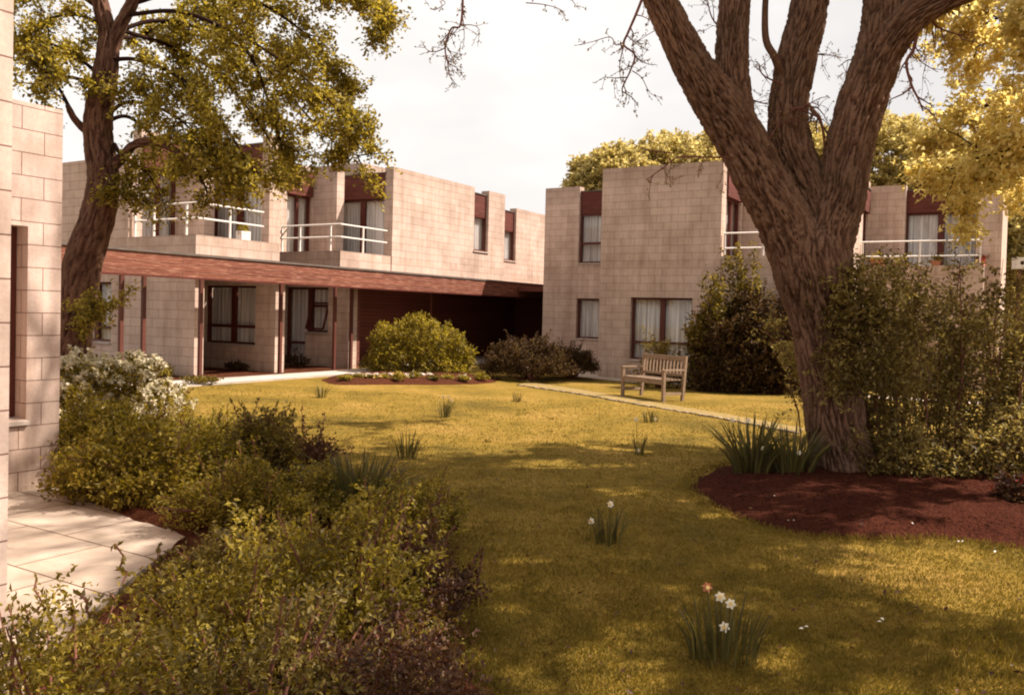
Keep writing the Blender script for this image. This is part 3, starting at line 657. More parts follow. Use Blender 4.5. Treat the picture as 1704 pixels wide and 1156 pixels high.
def twig(pts, r, kids=6, ln=.32, depth=1, droop=.3):
    P = [at(*p) for p in pts]; C = catmull(P, 6); n = len(C); tw.tube(C, [r*(1-.65*i/n) for i in range(n)], 5)
    for k in range(kids):
        i = int(n*(.15+.85*k/kids)); i = min(i, n-2); d = unit(C[i+1]-C[i]); nd = unit(d*.5+unit(RNG.normal(0, 1, 3))*.8-np.array([0, 0, .1]))
        branches(tw, C[i], nd, ln*RNG.uniform(.6, 1.2), r*.45, depth, tips, droop, .65, 3, .5)
    tips.append((C[-1], unit(C[-1]-C[-2])))
YW = 7.6
twig([(768, -60, YW), (770, 0, YW), (766, 43, YW), (751, 48, YW), (741, 80, YW), (745, 105, YW), (747, 125, YW)], .013, 9, .26)
twig([(741, 80, YW), (726, 86, YW), (712, 84, YW), (700, 68, YW)], .006, 4, .12, 0)
twig([(766, 43, YW), (785, 42, YW), (797, 50, YW), (795, 78, YW)], .005, 3, .12, 0)
twig([(745, 105, YW), (762, 115, YW), (772, 130, YW)], .005, 5, .1, 0)
twig([(1072, -10, YW), (1058, 25, YW), (1045, 55, YW), (1038, 75, YW), (1056, 92, YW), (1048, 120, YW), (1036, 145, YW), (1036, 158, YW)], .014, 10, .28)
twig([(1040, 70, YW), (1025, 75, YW), (1015, 62, YW), (985, 70, YW), (958, 76, YW)], .006, 5, .16, 0)
twig([(1052, 118, YW), (1068, 130, YW), (1082, 155, YW), (1102, 163, YW)], .005, 4, .12, 0)
twig([(1038, 75, YW), (1031, 110, YW), (1034, 140, YW)], .006, 5, .14, 0)
twig([(1092, 50, YW), (1075, 60, YW), (1050, 78, YW)], .004, 3, .12, 0)
twig([(875, 5, YW), (905, 8, YW), (930, 15, YW), (942, 27, YW)], .005, 5, .14, 0)
twig([(940, -20, YW), (955, 5, YW), (965, 17, YW)], .005, 3, .12, 0); twig([(690, -15, YW), (740, 3, YW), (722, 18, YW)], .005, 3, .12, 0)
twig([(1526, 38, YT-.3), (1524, 62, YT-.35), (1519, 85, YT-.4), (1508, 105, YT-.4), (1516, 140, YT-.4), (1528, 165, YT-.4), (1536, 185, YT-.4)], .024, 8, .34)
twig([(1350, 181, YT), (1362, 195, YT-.1), (1369, 215, YT-.1), (1373, 250, YT-.1)], .026, 4, .3)
twig([(1310, 183, YT), (1330, 180, YT-.2), (1350, 176, YT-.3)], .02, 5, .4); twig([(1300, 140, YT), (1270, 125, YT-.2), (1262, 105, YT-.2)], .012, 5, .4)
twig([(1235, 160, YT), (1262, 170, YT+.2), (1284, 175, YT+.2)], .012, 5, .4); twig([(1335, 95, YT), (1365, 90, YT+.3), (1385, 92, YT+.3)], .01, 4, .4)
twig([(1265, 262, YT), (1275, 240, YT-.2), (1290, 215, YT-.2), (1300, 200, YT)], .012, 5, .35); twig([(1225, 262, YT-.2), (1180, 262, YT-.6), (1130, 262, YT-.8), (1100, 282, YT-.8), (1075, 300, YT-.8)], .012, 6, .35)
twig([(1120, 255, YT-.8), (1080, 250, YT-.8), (1050, 238, YT-.8)], .008, 5, .3, 0)
twig([(1440, 120, YT+.3), (1415, 100, YT+.4), (1395, 112, YT+.4)], .01, 4, .4); twig([(1210, 60, YT), (1185, 30, YT+.3), (1175, -10, YT+.4)], .012, 6, .45)
twig([(1545, 20, YT-.3), (1560, 45, YT-.3), (1600, 60, YT-.3)], .016, 6, .45); twig([(1500, 60, YT), (1530, 100, YT+.4), (1560, 120, YT+.5)], .01, 5, .4)
# high crown above the picture: limbs and large leaves added to shade the lawn
top = [at(960, -260, YT-.5), at(1230, -260, YT+.2), at(1340, -250, YT+.3), at(1480, -200, YT), at(1720, -60, YT-.6), at(1040, -120, YT-.4), at(1170, -150, YT-.2)]
ctips = []
FLOOR[0] = lambda p: 2.6+.44*p[1] if p[0] < .66*p[1]+.6 else 4.2
for i, p in enumerate(top):
    for k in range((0, 1, 3, 7, 9, 0, 1)[i]):
        tgt = np.array([RNG.uniform(4.8, 9.5), RNG.uniform(3., 14.5), RNG.uniform(8.2, 11.)])
        d = tgt-p; branches(tw, p, unit(d+np.array([0, 0, .8])), min(np.linalg.norm(d), 5.6), .075, 3, ctips, -.02, .5, 4, .2)
for k in range(26):  # extra out-of-view branches put in to deepen the shade below
    p = top[4]+np.array([.25, -.35, .15])*k*.2; tgt = np.array([RNG.uniform(6., 11.5), RNG.uniform(1.5, 9.), RNG.uniform(6.5, 9)])
    d = tgt-p; branches(tw, p, unit(d), min(np.linalg.norm(d), 6.5), .07, 3, ctips, .0, .5, 4, .2)
tw.tube([top[4], top[4]+np.array([.6, -.85, .37])*1.2, top[4]+np.array([1.05, -1.5, .65])], [.11, .08, .06], 10)
FLOOR[0] = None
ctips = [t for t in ctips if t[0][2] > 2.4+.42*t[0][1] or t[0][0] > .70*t[0][1]+.6]
o = tw.build('branches', m_twig, bt); o.location = -Vector(tuple(TB))
T = np.array([t[0] for t in tips]); D = np.array([t[1] for t in tips])
parts = [twig_leaves(T, D, .06, 3, .028, .014)]
def keep(t):  # thins the crown so sun still reaches the near wall
    p = t[0]; q = (p[2]-1.3)/SUN_DIR.z; X = p[0]-SUN_DIR.x*q; Y = p[1]-SUN_DIR.y*q
    return not (X < -1.3 and 2 < Y < 12) 
ctips = [t for t in ctips if keep(t)]
CT = np.array([t[0] for t in ctips]); CD = np.array([t[1] for t in ctips])
if len(CT) > 24000: sel = RNG.choice(len(CT), 24000, False); CT, CD = CT[sel], CD[sel]
parts.append(twig_leaves(CT, CD, .36, 9, .14, .09))  # unseen crown leaves, enlarged to thicken the shade
o = link('buds_and_shade_leaves', leaves_mesh('buds_and_shade_leaves', *cat_leaves(parts)), l_bud, bt); o.location = -Vector(tuple(TB))

def tree(name, base, label, trunk_pts, mains, leaf, ll, lw, k, twL, bark, group=None, br=.05, depth=2, kids=4, droop=.15, sub=.9, ntip=None, cat='tree', reach=1.0, seg=24):
    e = empty(name, tuple(base), 0, label, cat, group); mb = MB()
    P, R = pxpath(trunk_pts[0]); P, R = dense(P, R, .04); mb.tube(P, R, 64, furrow(.022, 20, .06)); 
    for q in trunk_pts[1:]:
        P, R = pxpath(q); P, R = dense(P, R, .04); mb.tube(P, R, seg, furrow(.014, 22))
    o = mb.build('trunk', bark, e); o.location = -Vector(tuple(base))
    tb = MB(); tips = []
    for pts in mains:
        P = [at(*p) for p in pts]; C = catmull(P, 7); n = len(C); L0 = sum(np.linalg.norm(C[i+1]-C[i]) for i in range(n-1))
        tb.tube(C, [br*(1-.75*i/n) for i in range(n)], 7)
        m = max(4, int(L0/.22*reach))
        for j in range(m):
            i = min(int(n*(.2+.8*(j+RNG.uniform(0, 1))/m)), n-2); d = unit(C[i+1]-C[i]); nd = unit(d*.7+unit(RNG.normal(0, 1, 3))*.85)
            branches(tb, C[i], nd, sub*RNG.uniform(.5, 1.15), br*.35, depth, tips, droop, .6, kids, .35)
        tips.append((C[-1], unit(C[-1]-C[-2])))
    o = tb.build('branches', bark, e); o.location = -Vector(tuple(base))
    T = np.array([t[0] for t in tips]); D = np.array([t[1] for t in tips])
    if ntip and len(T) > ntip: s_ = RNG.choice(len(T), ntip, False); T, D = T[s_], D[s_]
    o = link('crown', leaves_mesh('crown', *twig_leaves(T, D, twL, k, ll, lw)), leaf, e); o.location = -Vector(tuple(base))
    return e
# ---- leaning tree on the left
YL = 12.6; Y2 = YL-.3
base = at(116, 640, YL); base[2] = gz(base[0], base[1])
tree('leaning_tree', base, 'dark leaning tree in fresh yellow-green leaf beside the block wall on the left', [
    [(114, 650, YL, .30), (119, 590, YL, .27), (126, 500, YL, .27), (140, 430, YL, .26), (163, 360, YL, .235), (172, 300, YL, .21), (164, 240, YL, .20), (163, 190, YL, .19), (176, 120, YL, .17), (180, 60, YL, .13), (168, 10, YL, .11), (158, -60, YL, .09)],
    [(178, 100, YL, .11), (196, 55, YL, .095), (215, 15, YL, .09), (245, -40, YL, .08)],
    [(172, 290, YL, .09), (188, 275, YL, .085), (208, 258, YL, .075), (222, 242, YL-.1, .06), (250, 236, YL-.2, .055), (285, 246, YL-.3, .05), (318, 275, YL-.4, .04), (338, 305, YL-.5, .03)],
    [(165, 230, YL, .06), (140, 215, YL, .05), (122, 195, YL-.1, .045), (112, 175, YL-.2, .03)]],
    [[(318, 275, YL-.4), (335, 298, YL-.5), (345, 318, YL-.6)], [(190, 240, YL), (205, 262, YL-.1), (235, 280, YL-.3), (255, 300, YL-.3)],
     [(172, 200, YL), (205, 172, YL-.2), (250, 175, YL-.5), (300, 200, YL-.8), (340, 240, YL-.9)], [(172, 205, YL), (215, 195, YL+.3), (270, 240, YL+.7), (310, 262, YL+.9), (360, 260, YL+1)],
     [(178, 100, YL), (230, 100, YL-.3), (300, 130, YL-.8), (360, 190, YL-1), (400, 250, YL-1.2), (425, 290, YL-1.2)], [(200, 50, YL), (260, 35, YL+.4), (340, 50, YL+.8), (430, 100, YL+1), (500, 180, YL+1), (560, 240, YL+1), (600, 262, YL+1)],
     [(200, 50, YL), (290, 80, YL+.8), (370, 130, YL+1.4), (440, 220, YL+1.6), (480, 290, YL+1.5)], [(210, 25, YL), (300, 20, YL-.4), (400, 60, YL-.8), (480, 110, YL-1), (540, 160, YL-1), (575, 200, YL-1)],
     [(225, 5, YL), (320, -20, YL), (420, 0, YL), (500, 50, YL), (560, 110, YL), (580, 150, YL)], [(240, -30, YL), (350, -70, YL), (470, -60, YL), (560, -25, YL), (620, 10, YL), (645, 35, YL)],
     [(240, -30, YL), (380, -50, YL-1.2), (500, -30, YL-1.5), (600, -10, YL-1.5)], [(165, 40, YL), (130, 25, YL), (85, 30, YL-.3), (45, 50, YL-.5)], [(170, 130, YL), (135, 100, YL+.2), (90, 75, YL+.3), (40, 62, YL+.3)],
     [(165, 150, YL), (125, 130, YL-.3), (80, 130, YL-.5), (45, 150, YL-.6)], [(160, 10, YL), (110, -20, YL), (60, -20, YL), (35, 10, YL)], [(185, 60, YL), (230, 60, YL+.8), (290, 30, YL+1.2), (360, 10, YL+1.4)],
     [(120, 190, YL), (100, 150, YL), (70, 110, YL)], [(340, 240, YL-.9), (390, 275, YL-.9), (440, 300, YL-.9)], [(360, 20, YL), (420, 100, YL-.2), (450, 180, YL-.4), (470, 250, YL-.4)],
     [(128, 520, YL-.2), (145, 535, YL-.3), (172, 520, YL-.35)], [(175, 300, YL), (195, 318, YL-.2), (212, 322, YL-.3)]],
    l_ygreen, .062, .04, 11, .36, m_bark2, br=.034, depth=2, kids=4, droop=.3, sub=.66, ntip=5200)
# ---- golden tree, its trunk just outside on the right
YM = 11.0
base = np.array([8.6, 11.2, 0.])
def mpx(p): return p
tree('golden_tree', base, 'tree with drooping golden young leaves hanging in at the top right', [
    [(1975, 780, 11.2, .26), (1970, 600, 11.2, .23), (1960, 400, 11.2, .2), (1965, 200, 11.2, .17), (1980, 0, 11.2, .13), (2000, -300, 11.2, .07)]],
    [[(1960, 300, YM), (1880, 250, YM), (1780, 240, YM-.2), (1700, 265, YM-.4), (1630, 300, YM-.4), (1600, 330, YM-.4)], [(1960, 250, YM), (1860, 170, YM), (1760, 150, YM), (1660, 170, YM), (1590, 200, YM), (1545, 235, YM)],
     [(1960, 180, YM), (1860, 90, YM+.5), (1760, 60, YM+.6), (1680, 60, YM+.6), (1620, 80, YM+.6)],
     [(1960, 100, YM), (1850, 10, YM), (1740, -20, YM), (1650, -5, YM), (1590, 20, YM), (1550, 42, YM)], [(1960, 260, YM), (1850, 220, YM-1), (1760, 230, YM-1.5), (1680, 250, YM-1.5), (1620, 265, YM-1.5), (1560, 285, YM-1.5)],
     [(1960, 300, YM), (1880, 290, YM+1), (1800, 280, YM+1.5), (1720, 290, YM+1.6), (1640, 320, YM+1.6)], 
     [(1970, 60, YM), (1900, -90, YM), (1780, -140, YM), (1660, -130, YM)], [(1970, 60, YM), (1950, -150, YM-1.5), (1850, -260, YM-2), (1700, -260, YM-2.5)], [(1960, 140, YM), (1900, 60, YM-2), (1800, 20, YM-3), (1720, 10, YM-3)],
     [(1975, 0, YM), (2000, -200, YM-2), (1950, -350, YM-3.5)], [(1975, 100, YM), (2080, 0, YM-2), (2150, -100, YM-4)], [(1975, 0, YM), (2100, -250, YM-1), (2150, -400, YM-2)],
     [(1960, 200, YM), (1830, 160, YM-.6), (1730, 175, YM-.8), (1660, 215, YM-.8), (1610, 245, YM-.8)], [(1850, 0, YM-.5), (1760, 0, YM-.5), (1690, 20, YM-.5), (1640, 40, YM-.5), (1600, 70, YM-.5)]],
    l_maple, .07, .046, 11, .32, m_bark2, br=.03, depth=2, kids=3, droop=.35, sub=.72, ntip=4600)
# ---- spring trees beyond the right-hand flats
def far_tree(x, ytop, Y, rad, label, n=2600, leaf=l_far):
    p = at(x, ytop, Y); zt = p[2]; base = np.array([p[0], p[1], 0.]); e = empty('spring_tree', tuple(base), 0, label, 'tree', 'spring trees standing beyond the right-hand flats')
    mb = MB(); mb.tube([(0, 0, -.1), (.1, 0, zt*.3), (-.1, .1, zt*.6)], [.28, .2, .1], 10); tips = []; tb = MB()
    m = n; u = unit(RNG.normal(0, 1, (m, 3))); sd_ = RNG.uniform(0, 99)
    rr = np.array([1+.45*noise.noise(Vector(q)*1.8+Vector((sd_, 0, 0)))+.25*noise.noise(Vector(q)*4+Vector((sd_, 5, 0))) for q in u])*RNG.uniform(.25, 1, m)**.4
    hz = rad*.95; T = u*rr[:, None]*np.array([rad*1.15, rad, hz])+np.array([0, 0, zt-hz*1.02]); D = unit(u+RNG.normal(0, .4, (m, 3)))
    for i in RNG.choice(m, 26, False): c0 = np.array([0, 0, zt*.35]); tb.tube([c0, (c0+T[i])/2+[0, 0, .3], T[i]], [.09, .05, .015], 5, cap=False)
    mb.build('trunk', m_bark2, e); tb.build('branches', m_bark2, e)
    link('crown', leaves_mesh('crown', *twig_leaves(T, D, .55, 16, .22, .13)), leaf, e)
far_tree(1020, 240, 44, 2.0, 'low yellow-green tree crown showing at the left end of the right-hand parapet')
far_tree(1160, 212, 46, 3.0, 'rounded yellow-green tree crown over the parapet just left of the forked limb')
far_tree(1090, 240, 45, 2.2, 'small tree crown between the two above the long right-hand parapet')
far_tree(1335, 215, 46, 2.6, 'tree crown glimpsed between the forked limbs')
far_tree(1475, 190, 48, 3.4, 'tall pale tree crown right of the forked trunk above the flat roof')
far_tree(1600, 215, 48, 3.6, 'broad tree crown behind the golden leaves over the right-hand window panel')
far_tree(1700, 300, 40, 3.2, 'lower tree crown at the right edge beyond the end of the flats')

# ------------------------------------------------------------------ shrubs
def shrub(name, base, rx, ry, h, label, leaf, n=900, k=10, L=.16, ll=.035, lw=.018, cat='shrub', group=None, lump=.55, z0=.12, stems=16, stem_r=.012, inner=.35, up=.5, rot=0, asym=None, flowers=None, spikes=0, spike_h=.3, stem_mat=None, leaf_name='foliage', top=2.0):
    base = np.array(base, float); e = empty(name, tuple(base), rot, label, cat, group)
    seed = RNG.uniform(0, 99); u = unit(RNG.normal(0, 1, (n, 3))); u[:, 2] = np.abs(u[:, 2])*1.0-.12
    u = unit(u); rad = np.empty(n)
    for i in range(n):
        q = Vector(u[i])*1.9+Vector((seed, 0, 0)); rad[i] = 1+lump*(noise.noise(q)*1.3+.6*noise.noise(q*2.3))
    t = np.where(RNG.uniform(0, 1, n) < inner, RNG.uniform(.35, 1, n)**.6, RNG.uniform(.88, 1.04, n))
    P = u*(rad*t)[:, None]; P[:, 0] *= rx; P[:, 1] *= ry; P[:, 2] = z0+(h-z0)*np.clip(P[:, 2]+.05, -.02, 2)
    if asym: P[:, 2] *= 1+asym*P[:, 0]/rx
    D = unit(u*np.array([1, 1, .6])+np.array([0, 0, up])+RNG.normal(0, .3, (n, 3)))
    mb = MB(); idx = RNG.choice(n, min(stems*3, n), False)
    for j, i in enumerate(idx):
        r0 = RNG.uniform(0, .22); a = RNG.uniform(0, 2*pi); b0 = np.array([cos(a)*rx*r0, sin(a)*ry*r0, -.03]); m = b0*.5+P[i]*.5+np.array([0, 0, .1*h])
        mb.tube(catmull([b0, m, P[i]], 4), [stem_r, stem_r*.9, stem_r*.8, stem_r*.7, stem_r*.6, stem_r*.5, stem_r*.4, stem_r*.3, stem_r*.2], 4, cap=False)
    parts = [twig_leaves(P, D, L, k, ll, lw)]
    if spikes:                                                        # long shoots that stand out of the outline
        for _ in range(spikes):
            i = RNG.integers(n); 
            if u[i][2] < .25: continue
            q = P[i]; dd = unit(D[i]+np.array([0, 0, .8])); l = spike_h*RNG.uniform(.5, 1.2); pts = [q+dd*l*t_+RNG.normal(0, .01, 3) for t_ in np.linspace(0, 1, 5)]
            mb.tube(pts, .004, 4, cap=False); T = np.array(pts[1:]); parts.append(twig_leaves(T, np.repeat(dd[None], 4, 0), l/4, 5, ll, lw))
    mb.build('stems', stem_mat or m_twig, e)
    link(leaf_name, leaves_mesh(leaf_name, *cat_leaves(parts)), leaf, e)
    if flowers:
        fm, fn, fs, fname = flowers; i = RNG.choice(n, fn); C = P[i]+D[i]*.03
        link(fname, leaves_mesh(fname, *twig_leaves(C, D[i], .05, 9, fs, fs*.7, spread=1.2)), fm, e)
    return e
def G(x, y): return on_ground(x, y)
# foreground bed, front to back
shrub('low_shrub', (-1.50, 2.78, .02), .58, .45, .62, 'low mid-green shrub filling the bottom left corner of the picture', l_olive2, 1100, 12, .12, .026, .013, spikes=30, spike_h=.12)
shrub('low_shrub', (-.80, 2.75, .02), .52, .52, .66, 'small-leaved olive shrub at the bottom edge, right of the corner shrub', l_olive, 1000, 12, .12, .025, .012, spikes=30, spike_h=.1)
shrub('low_shrub', (-1.12, 3.5, .02), .46, .45, .62, 'spreading yellow-green shrub overlapping the near edge of the paving', l_olive2, 1050, 12, .13, .027, .014, spikes=40, spike_h=.14)
shrub('rounded_shrub', (-.76, 3.85, .02), .52, .52, .74, 'rounded bushy shrub with pale leaf tips in the middle of the near bed', l_olive2, 1100, 12, .13, .028, .015, spikes=50, spike_h=.13)
shrub('bronze_shrub', (-.48, 3.1, .02), .34, .45, .50, 'dark bronze-leaved low shrub against the lawn at the bottom', l_maroon, 1000, 12, .12, .026, .013, spikes=20, spike_h=.1)
shrub('bronze_shrub', (-.55, 4.45, .02), .36, .55, .50, 'reddish-brown shrub leaning over the lawn edge behind the rounded shrub', l_maroon, 1100, 12, .13, .03, .015, spikes=30, spike_h=.16)
shrub('low_shrub', (-1.36, 4.6, .02), .46, .45, .46, 'olive shrub between the paving corner and the rounded shrub', l_olive, 1100, 12, .13, .03, .015, spikes=30, spike_h=.14)
shrub('azalea_shrub', G(690, 905)*[1, 1, 1], .34, .4, .42, 'small pale-tipped spiky shrub at the lawn edge by the strap-leaved clump', l_olive2, 800, 12, .12, .03, .015, spikes=24, spike_h=.16)
shrub('low_shrub', G(430, 880), .62, .5, .50, 'low shrub in front of the dark upright shrub, left of the strap-leaved clump', l_olive2, 1300, 12, .13, .032, .017, spikes=20)
shrub('upright_shrub', G(425, 815), .42, .42, .68, 'dark upright shrub with leafy shoots standing above the lawn', l_olive, 900, 11, .16, .042, .022, spikes=46, spike_h=.24, lump=.4)
shrub('evergreen_shrub', G(260, 838), .78, .55, .62, 'dark evergreen shrub with a deep shadow beneath, beside the paving', l_olive2, 1300, 11, .16, .045, .024, spikes=24, spike_h=.2, lump=.35)
shrub('golden_shrub', G(165, 795), .55, .6, .78, 'yellow-green shrub against the corner of the block wall', l_ygreen, 1400, 11, .16, .042, .022, lump=.3)
shrub('cream_flowered_shrub', G(155, 705), 1.05, .8, .92, 'shrub covered in cream blossom below the leaning tree', l_olive2, 1300, 10, .18, .05, .028, flowers=(l_cream, 1300, .055, 'blossom'), lump=.3)
shrub('cream_flowered_shrub', G(255, 690), .60, .5, .42, 'low cream-dotted shrub trailing toward the lawn right of the blossoming one', l_olive2, 700, 9, .16, .045, .025, flowers=(l_cream, 260, .04, 'blossom'))
shrub('trailing_shrub', G(335, 745), .8, .5, .40, 'low reddish-tinged shrub at the lawn edge behind the dark upright shrub', l_ygreen, 600, 9, .2, .045, .022, spikes=24, spike_h=.22, lump=.4)
shrub('trailing_shrub', G(520, 770), .35, .3, .34, 'thin sprawling shoots at the lawn edge beside the strap-leaved clump', l_maroon, 160, 8, .2, .04, .02, spikes=12, spike_h=.3, lump=.4)
# by the walkway and the flats
shrub('rounded_bush', G(697, 620), 1.42, .95, 1.30, 'rounded sunlit bush in the flower bed before the dark walkway', l_olive2, 2100, 10, .22, .075, .035, spikes=50, spike_h=.22, lump=.22)
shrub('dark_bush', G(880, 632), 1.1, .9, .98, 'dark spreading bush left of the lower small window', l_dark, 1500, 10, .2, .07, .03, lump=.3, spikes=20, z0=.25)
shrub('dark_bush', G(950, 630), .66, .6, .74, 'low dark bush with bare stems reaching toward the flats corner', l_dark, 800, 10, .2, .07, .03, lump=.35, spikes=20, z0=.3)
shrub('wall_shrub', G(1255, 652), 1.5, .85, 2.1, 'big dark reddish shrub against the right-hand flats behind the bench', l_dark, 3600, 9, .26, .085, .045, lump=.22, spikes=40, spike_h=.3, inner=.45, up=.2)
shrub('wall_shrub', G(1182, 650)+np.array([0, .3, 0]), .55, .5, 2.5, 'greenish shrub rising against the flats at the left end of the dark shrub', l_olive, 900, 9, .26, .085, .045, lump=.35, spikes=20, spike_h=.3)
shrub('wall_shrub', G(1318, 650)+np.array([0, .3, 0]), .6, .5, 2.45, 'bronze-topped shrub between the dark shrub and the forked trunk', l_maroon, 900, 9, .26, .085, .045, lump=.35, spikes=20, spike_h=.3)
shrub('wall_shrub', G(1238, 650)+np.array([0, .25, 0]), .75, .5, 2.95, 'tall shrub top rising over the dark shrub under the balcony', l_olive, 1100, 9, .26, .085, .045, lump=.35, spikes=20, spike_h=.3)
shrub('window_shrub', G(1098, 645), .62, .4, 1.15, 'thin leafy plant growing up in front of the ground-floor window behind the bench', l_olive, 340, 9, .2, .06, .03, lump=.4, spikes=12)
# right-hand hedge of tall canes
def cane_hedge():
    base = np.array([6.3, 10.0, 0.]); e = empty('cane_hedge', tuple(base), 0, 'tall loose hedge of leafy canes right of the forked tree', 'hedge'); mb = MB(); T = []; D = []
    for i in range(190):
        x = RNG.uniform(3.75, 9.2); y = 10.0+RNG.uniform(-.75, 1.1)+.05*(x-5); h = 2.0+.75*noise.noise(Vector((x*1.3, y*.7, 0)))+RNG.uniform(-.7, .42)+.1*min(1, x-3.9)
        lean = RNG.normal(-.05, .22); ly = RNG.normal(-.1, .15)
        if x < 4.4: lean -= .3
        pts = [np.array([x+lean*t*t, y+ly*t*t, gz2(x, y)+h*t])+RNG.normal(0, .012, 3) for t in np.linspace(0, 1, 8)]
        mb.tube([p-base for p in pts], [RNG.uniform(.007, .014)*(1-.6*k/7) for k in range(8)], 4, cap=False)
        for t in RNG.uniform(.12, 1.0, 30)**.7:
            j = min(int(t*7), 6); p = pts[j]*(1-(t*7-j))+pts[j+1]*(t*7-j); d = unit(RNG.normal(0, 1, 3)*[1, 1, .4]+[0, 0, .35]); T.append(p+d*RNG.uniform(.12, .36)); D.append(d)
    for i in range(650):                                              # sprays reaching round in front of the trunk
        x = 3.3+abs(RNG.normal(0, .5)); y = 9.0+RNG.uniform(-.15, .25); z = RNG.uniform(1.0, 2.35)-.5*max(0, 3.7-x)*RNG.uniform(0, 1); T.append(np.array([x, y, z])); D.append(unit(RNG.normal(0, 1, 3)+[-.5, -.3, .3]))
    for i in range(1500):                                              # low skirt of shoots
        x = RNG.uniform(4.0, 9.0); y = 9.0+RNG.uniform(-.25, .6); z = RNG.uniform(.05, 1.0)*(.6+.4*noise.noise(Vector((x*1.2, 0, 4)))); T.append(np.array([x, y, z+.05])); D.append(unit(RNG.normal(0, 1, 3)+[0, -.6, .4]))
    mb.build('canes', m_twig, e); T = np.array(T)-base
    link('foliage', leaves_mesh('foliage', *twig_leaves(T, np.array(D), .24, 12, .056, .028)), l_hedge, e)
cane_hedge()
shrub('low_evergreen', (4.15, 9.15, .03), .5, .35, .55, 'low pale-leaved evergreen at the foot of the hedge beside the trunk', l_hedge, 600, 10, .14, .04, .022)
shrub('red_tinged_plant', G(1700, 850), .22, .22, .32, 'small red-tinged plant at the right edge in front of the hedge', l_maroon, 260, 9, .12, .045, .025, flowers=(m_red, 12, .03, 'blossom'))

# ------------------------------------------------------------------ daffodils and strap-leaved clumps
def clump(name, base, r, h, nb, w, label, leaf=l_blade, lean=.35, heads=(), cat='plant', group=None):
    base = np.array(base, float); e = empty(name, tuple(base), 0, label, cat, group); V = MB()
    for i in range(nb):
        a = RNG.uniform(0, 2*pi); rr = r*sqrt(RNG.uniform(0, 1))*.55; p = np.array([cos(a)*rr, sin(a)*rr, -.01]); hh = h*RNG.uniform(.55, 1.05); ln = lean*RNG.uniform(.1, 1.2); d = np.array([cos(a), sin(a), 0])
        sd = np.array([-sin(a), cos(a), 0])*w*.5*RNG.uniform(.7, 1.2); rt = RNG.uniform(0, pi); sd = np.array([cos(rt), sin(rt), 0])*w*.5
        prev = None
        for t, ww in ((0, .8), (.3, 1), (.6, .95), (.85, .6), (1, .05)):
            q = p+d*hh*ln*t*t+np.array([0, 0, hh*t*(1-.25*ln*t)])
            if prev is not None: V.face([prev[0]-prev[1], prev[0]+prev[1], q+sd*ww, q-sd*ww], sm=True)
            prev = (q, sd*ww)
    V.build('leaf_blades', leaf, e, weld=True)
    for (hx, hy, hz, kind) in heads:                                   # flower heads: six petals and a cup on a stalk
        f = MB(); top = np.array([hx, hy, hz]); f.tube(catmull([(hx*.5, hy*.5, 0), (hx*.8, hy*.8, hz*.6), tuple(top)], 4), .0035, 5); st = f.build('flower_stalk', l_blade, e)
        m = MB(); fd = unit(np.array([RNG.uniform(-.6, .3), -1, .25])); s1 = unit(np.cross(fd, [0, 0, 1])); s2 = np.cross(s1, fd); R_ = .029
        for k in range(6):
            an = k*pi/3+.2; c = cos(an)*s1+sin(an)*s2; c2 = np.cross(fd, c)
            m.face([top, top+c*R_*.55+c2*R_*.34, top+c*R_+fd*.004, top+c*R_*.55-c2*R_*.34])
        pt = m.build('petals', m_petal if kind != 'red' else m_terra, st, weld=True)
        c_ = MB(); c_.tube([top, top+fd*.012, top+fd*.022], [.006, .008, .010], 10); c_.build('cup', m_cup, pt)
    return e
DG = 'daffodil clumps dotted over the lawn'
daff = [
 (535, 661, .12, .26, 30, 'thin tuft of spring bulbs near the end of the pale path', []),
 (740, 694, .12, .30, 34, 'daffodil clump with cream flowers in the sunny middle of the lawn', [(.05, 0, .34, 'w'), (-.03, .02, .33, 'w'), (.1, 0, .28, 'w')]),
 (860, 668, .13, .18, 26, 'short leafless-flowered bulb tuft before the worn path', []),
 (676, 762, .17, .33, 40, 'bulb clump with tall thin leaves at the edge of the shade on the left lawn', []),
 (1065, 757, .09, .27, 16, 'sparse bulb clump in line below the bench with one white flower on top', [(-.06, 0, .44, 'w'), (-.03, 0, .06, 'w')]),
 (1083, 702, .16, .2, 30, 'leafy bulb tuft right below the bench at the path edge', [(.06, -.05, -.0+.06, 'w')]),
 (1012, 905, .15, .26, 34, 'daffodil clump in shade with one round white flower on a tall stem', [(.01, 0, .30, 'w'), (-.13, 0, .17, 'w')]),
 (1203, 1096, .24, .28, 70, 'nearest daffodil clump with two white flowers and one orange flower', [(.03, 0, .28, 'w'), (-.02, .01, .31, 'w'), (-.01, -.05, .18, 'o'), (-.09, .0, .36, 'red')]),
]
for x, y, r, h, nb, lab, hd in daff: clump('daffodil_clump', G(x, y), r*1.25, h*1.15, int(nb*1.3), .011, lab, heads=hd, lean=.45, cat='daffodils', group=DG)
for x, y, h, nb, lab, hd in ((1250, 795, .74, 110, 'left half of the large daffodil clump on the mulch, with orange bloom', [(-.22, 0, .62, 'o'), (-.05, 0, .62, 'w'), (.08, -.1, .34, 'w')]), (1318, 800, .70, 110, 'right half of the large daffodil clump on the mulch by the trunk', [(.03, -.1, .32, 'w')])):
    clump('daffodil_clump', G(x, y), .36, h, nb, .024, lab, heads=hd, lean=.6, cat='daffodils', group='large daffodil clumps on the mulch')
clump('strap_leaved_plant', G(595, 858), .36, .56, 240, .024, 'dense clump of arching strap leaves in the left bed beside the lawn', lean=1.0)
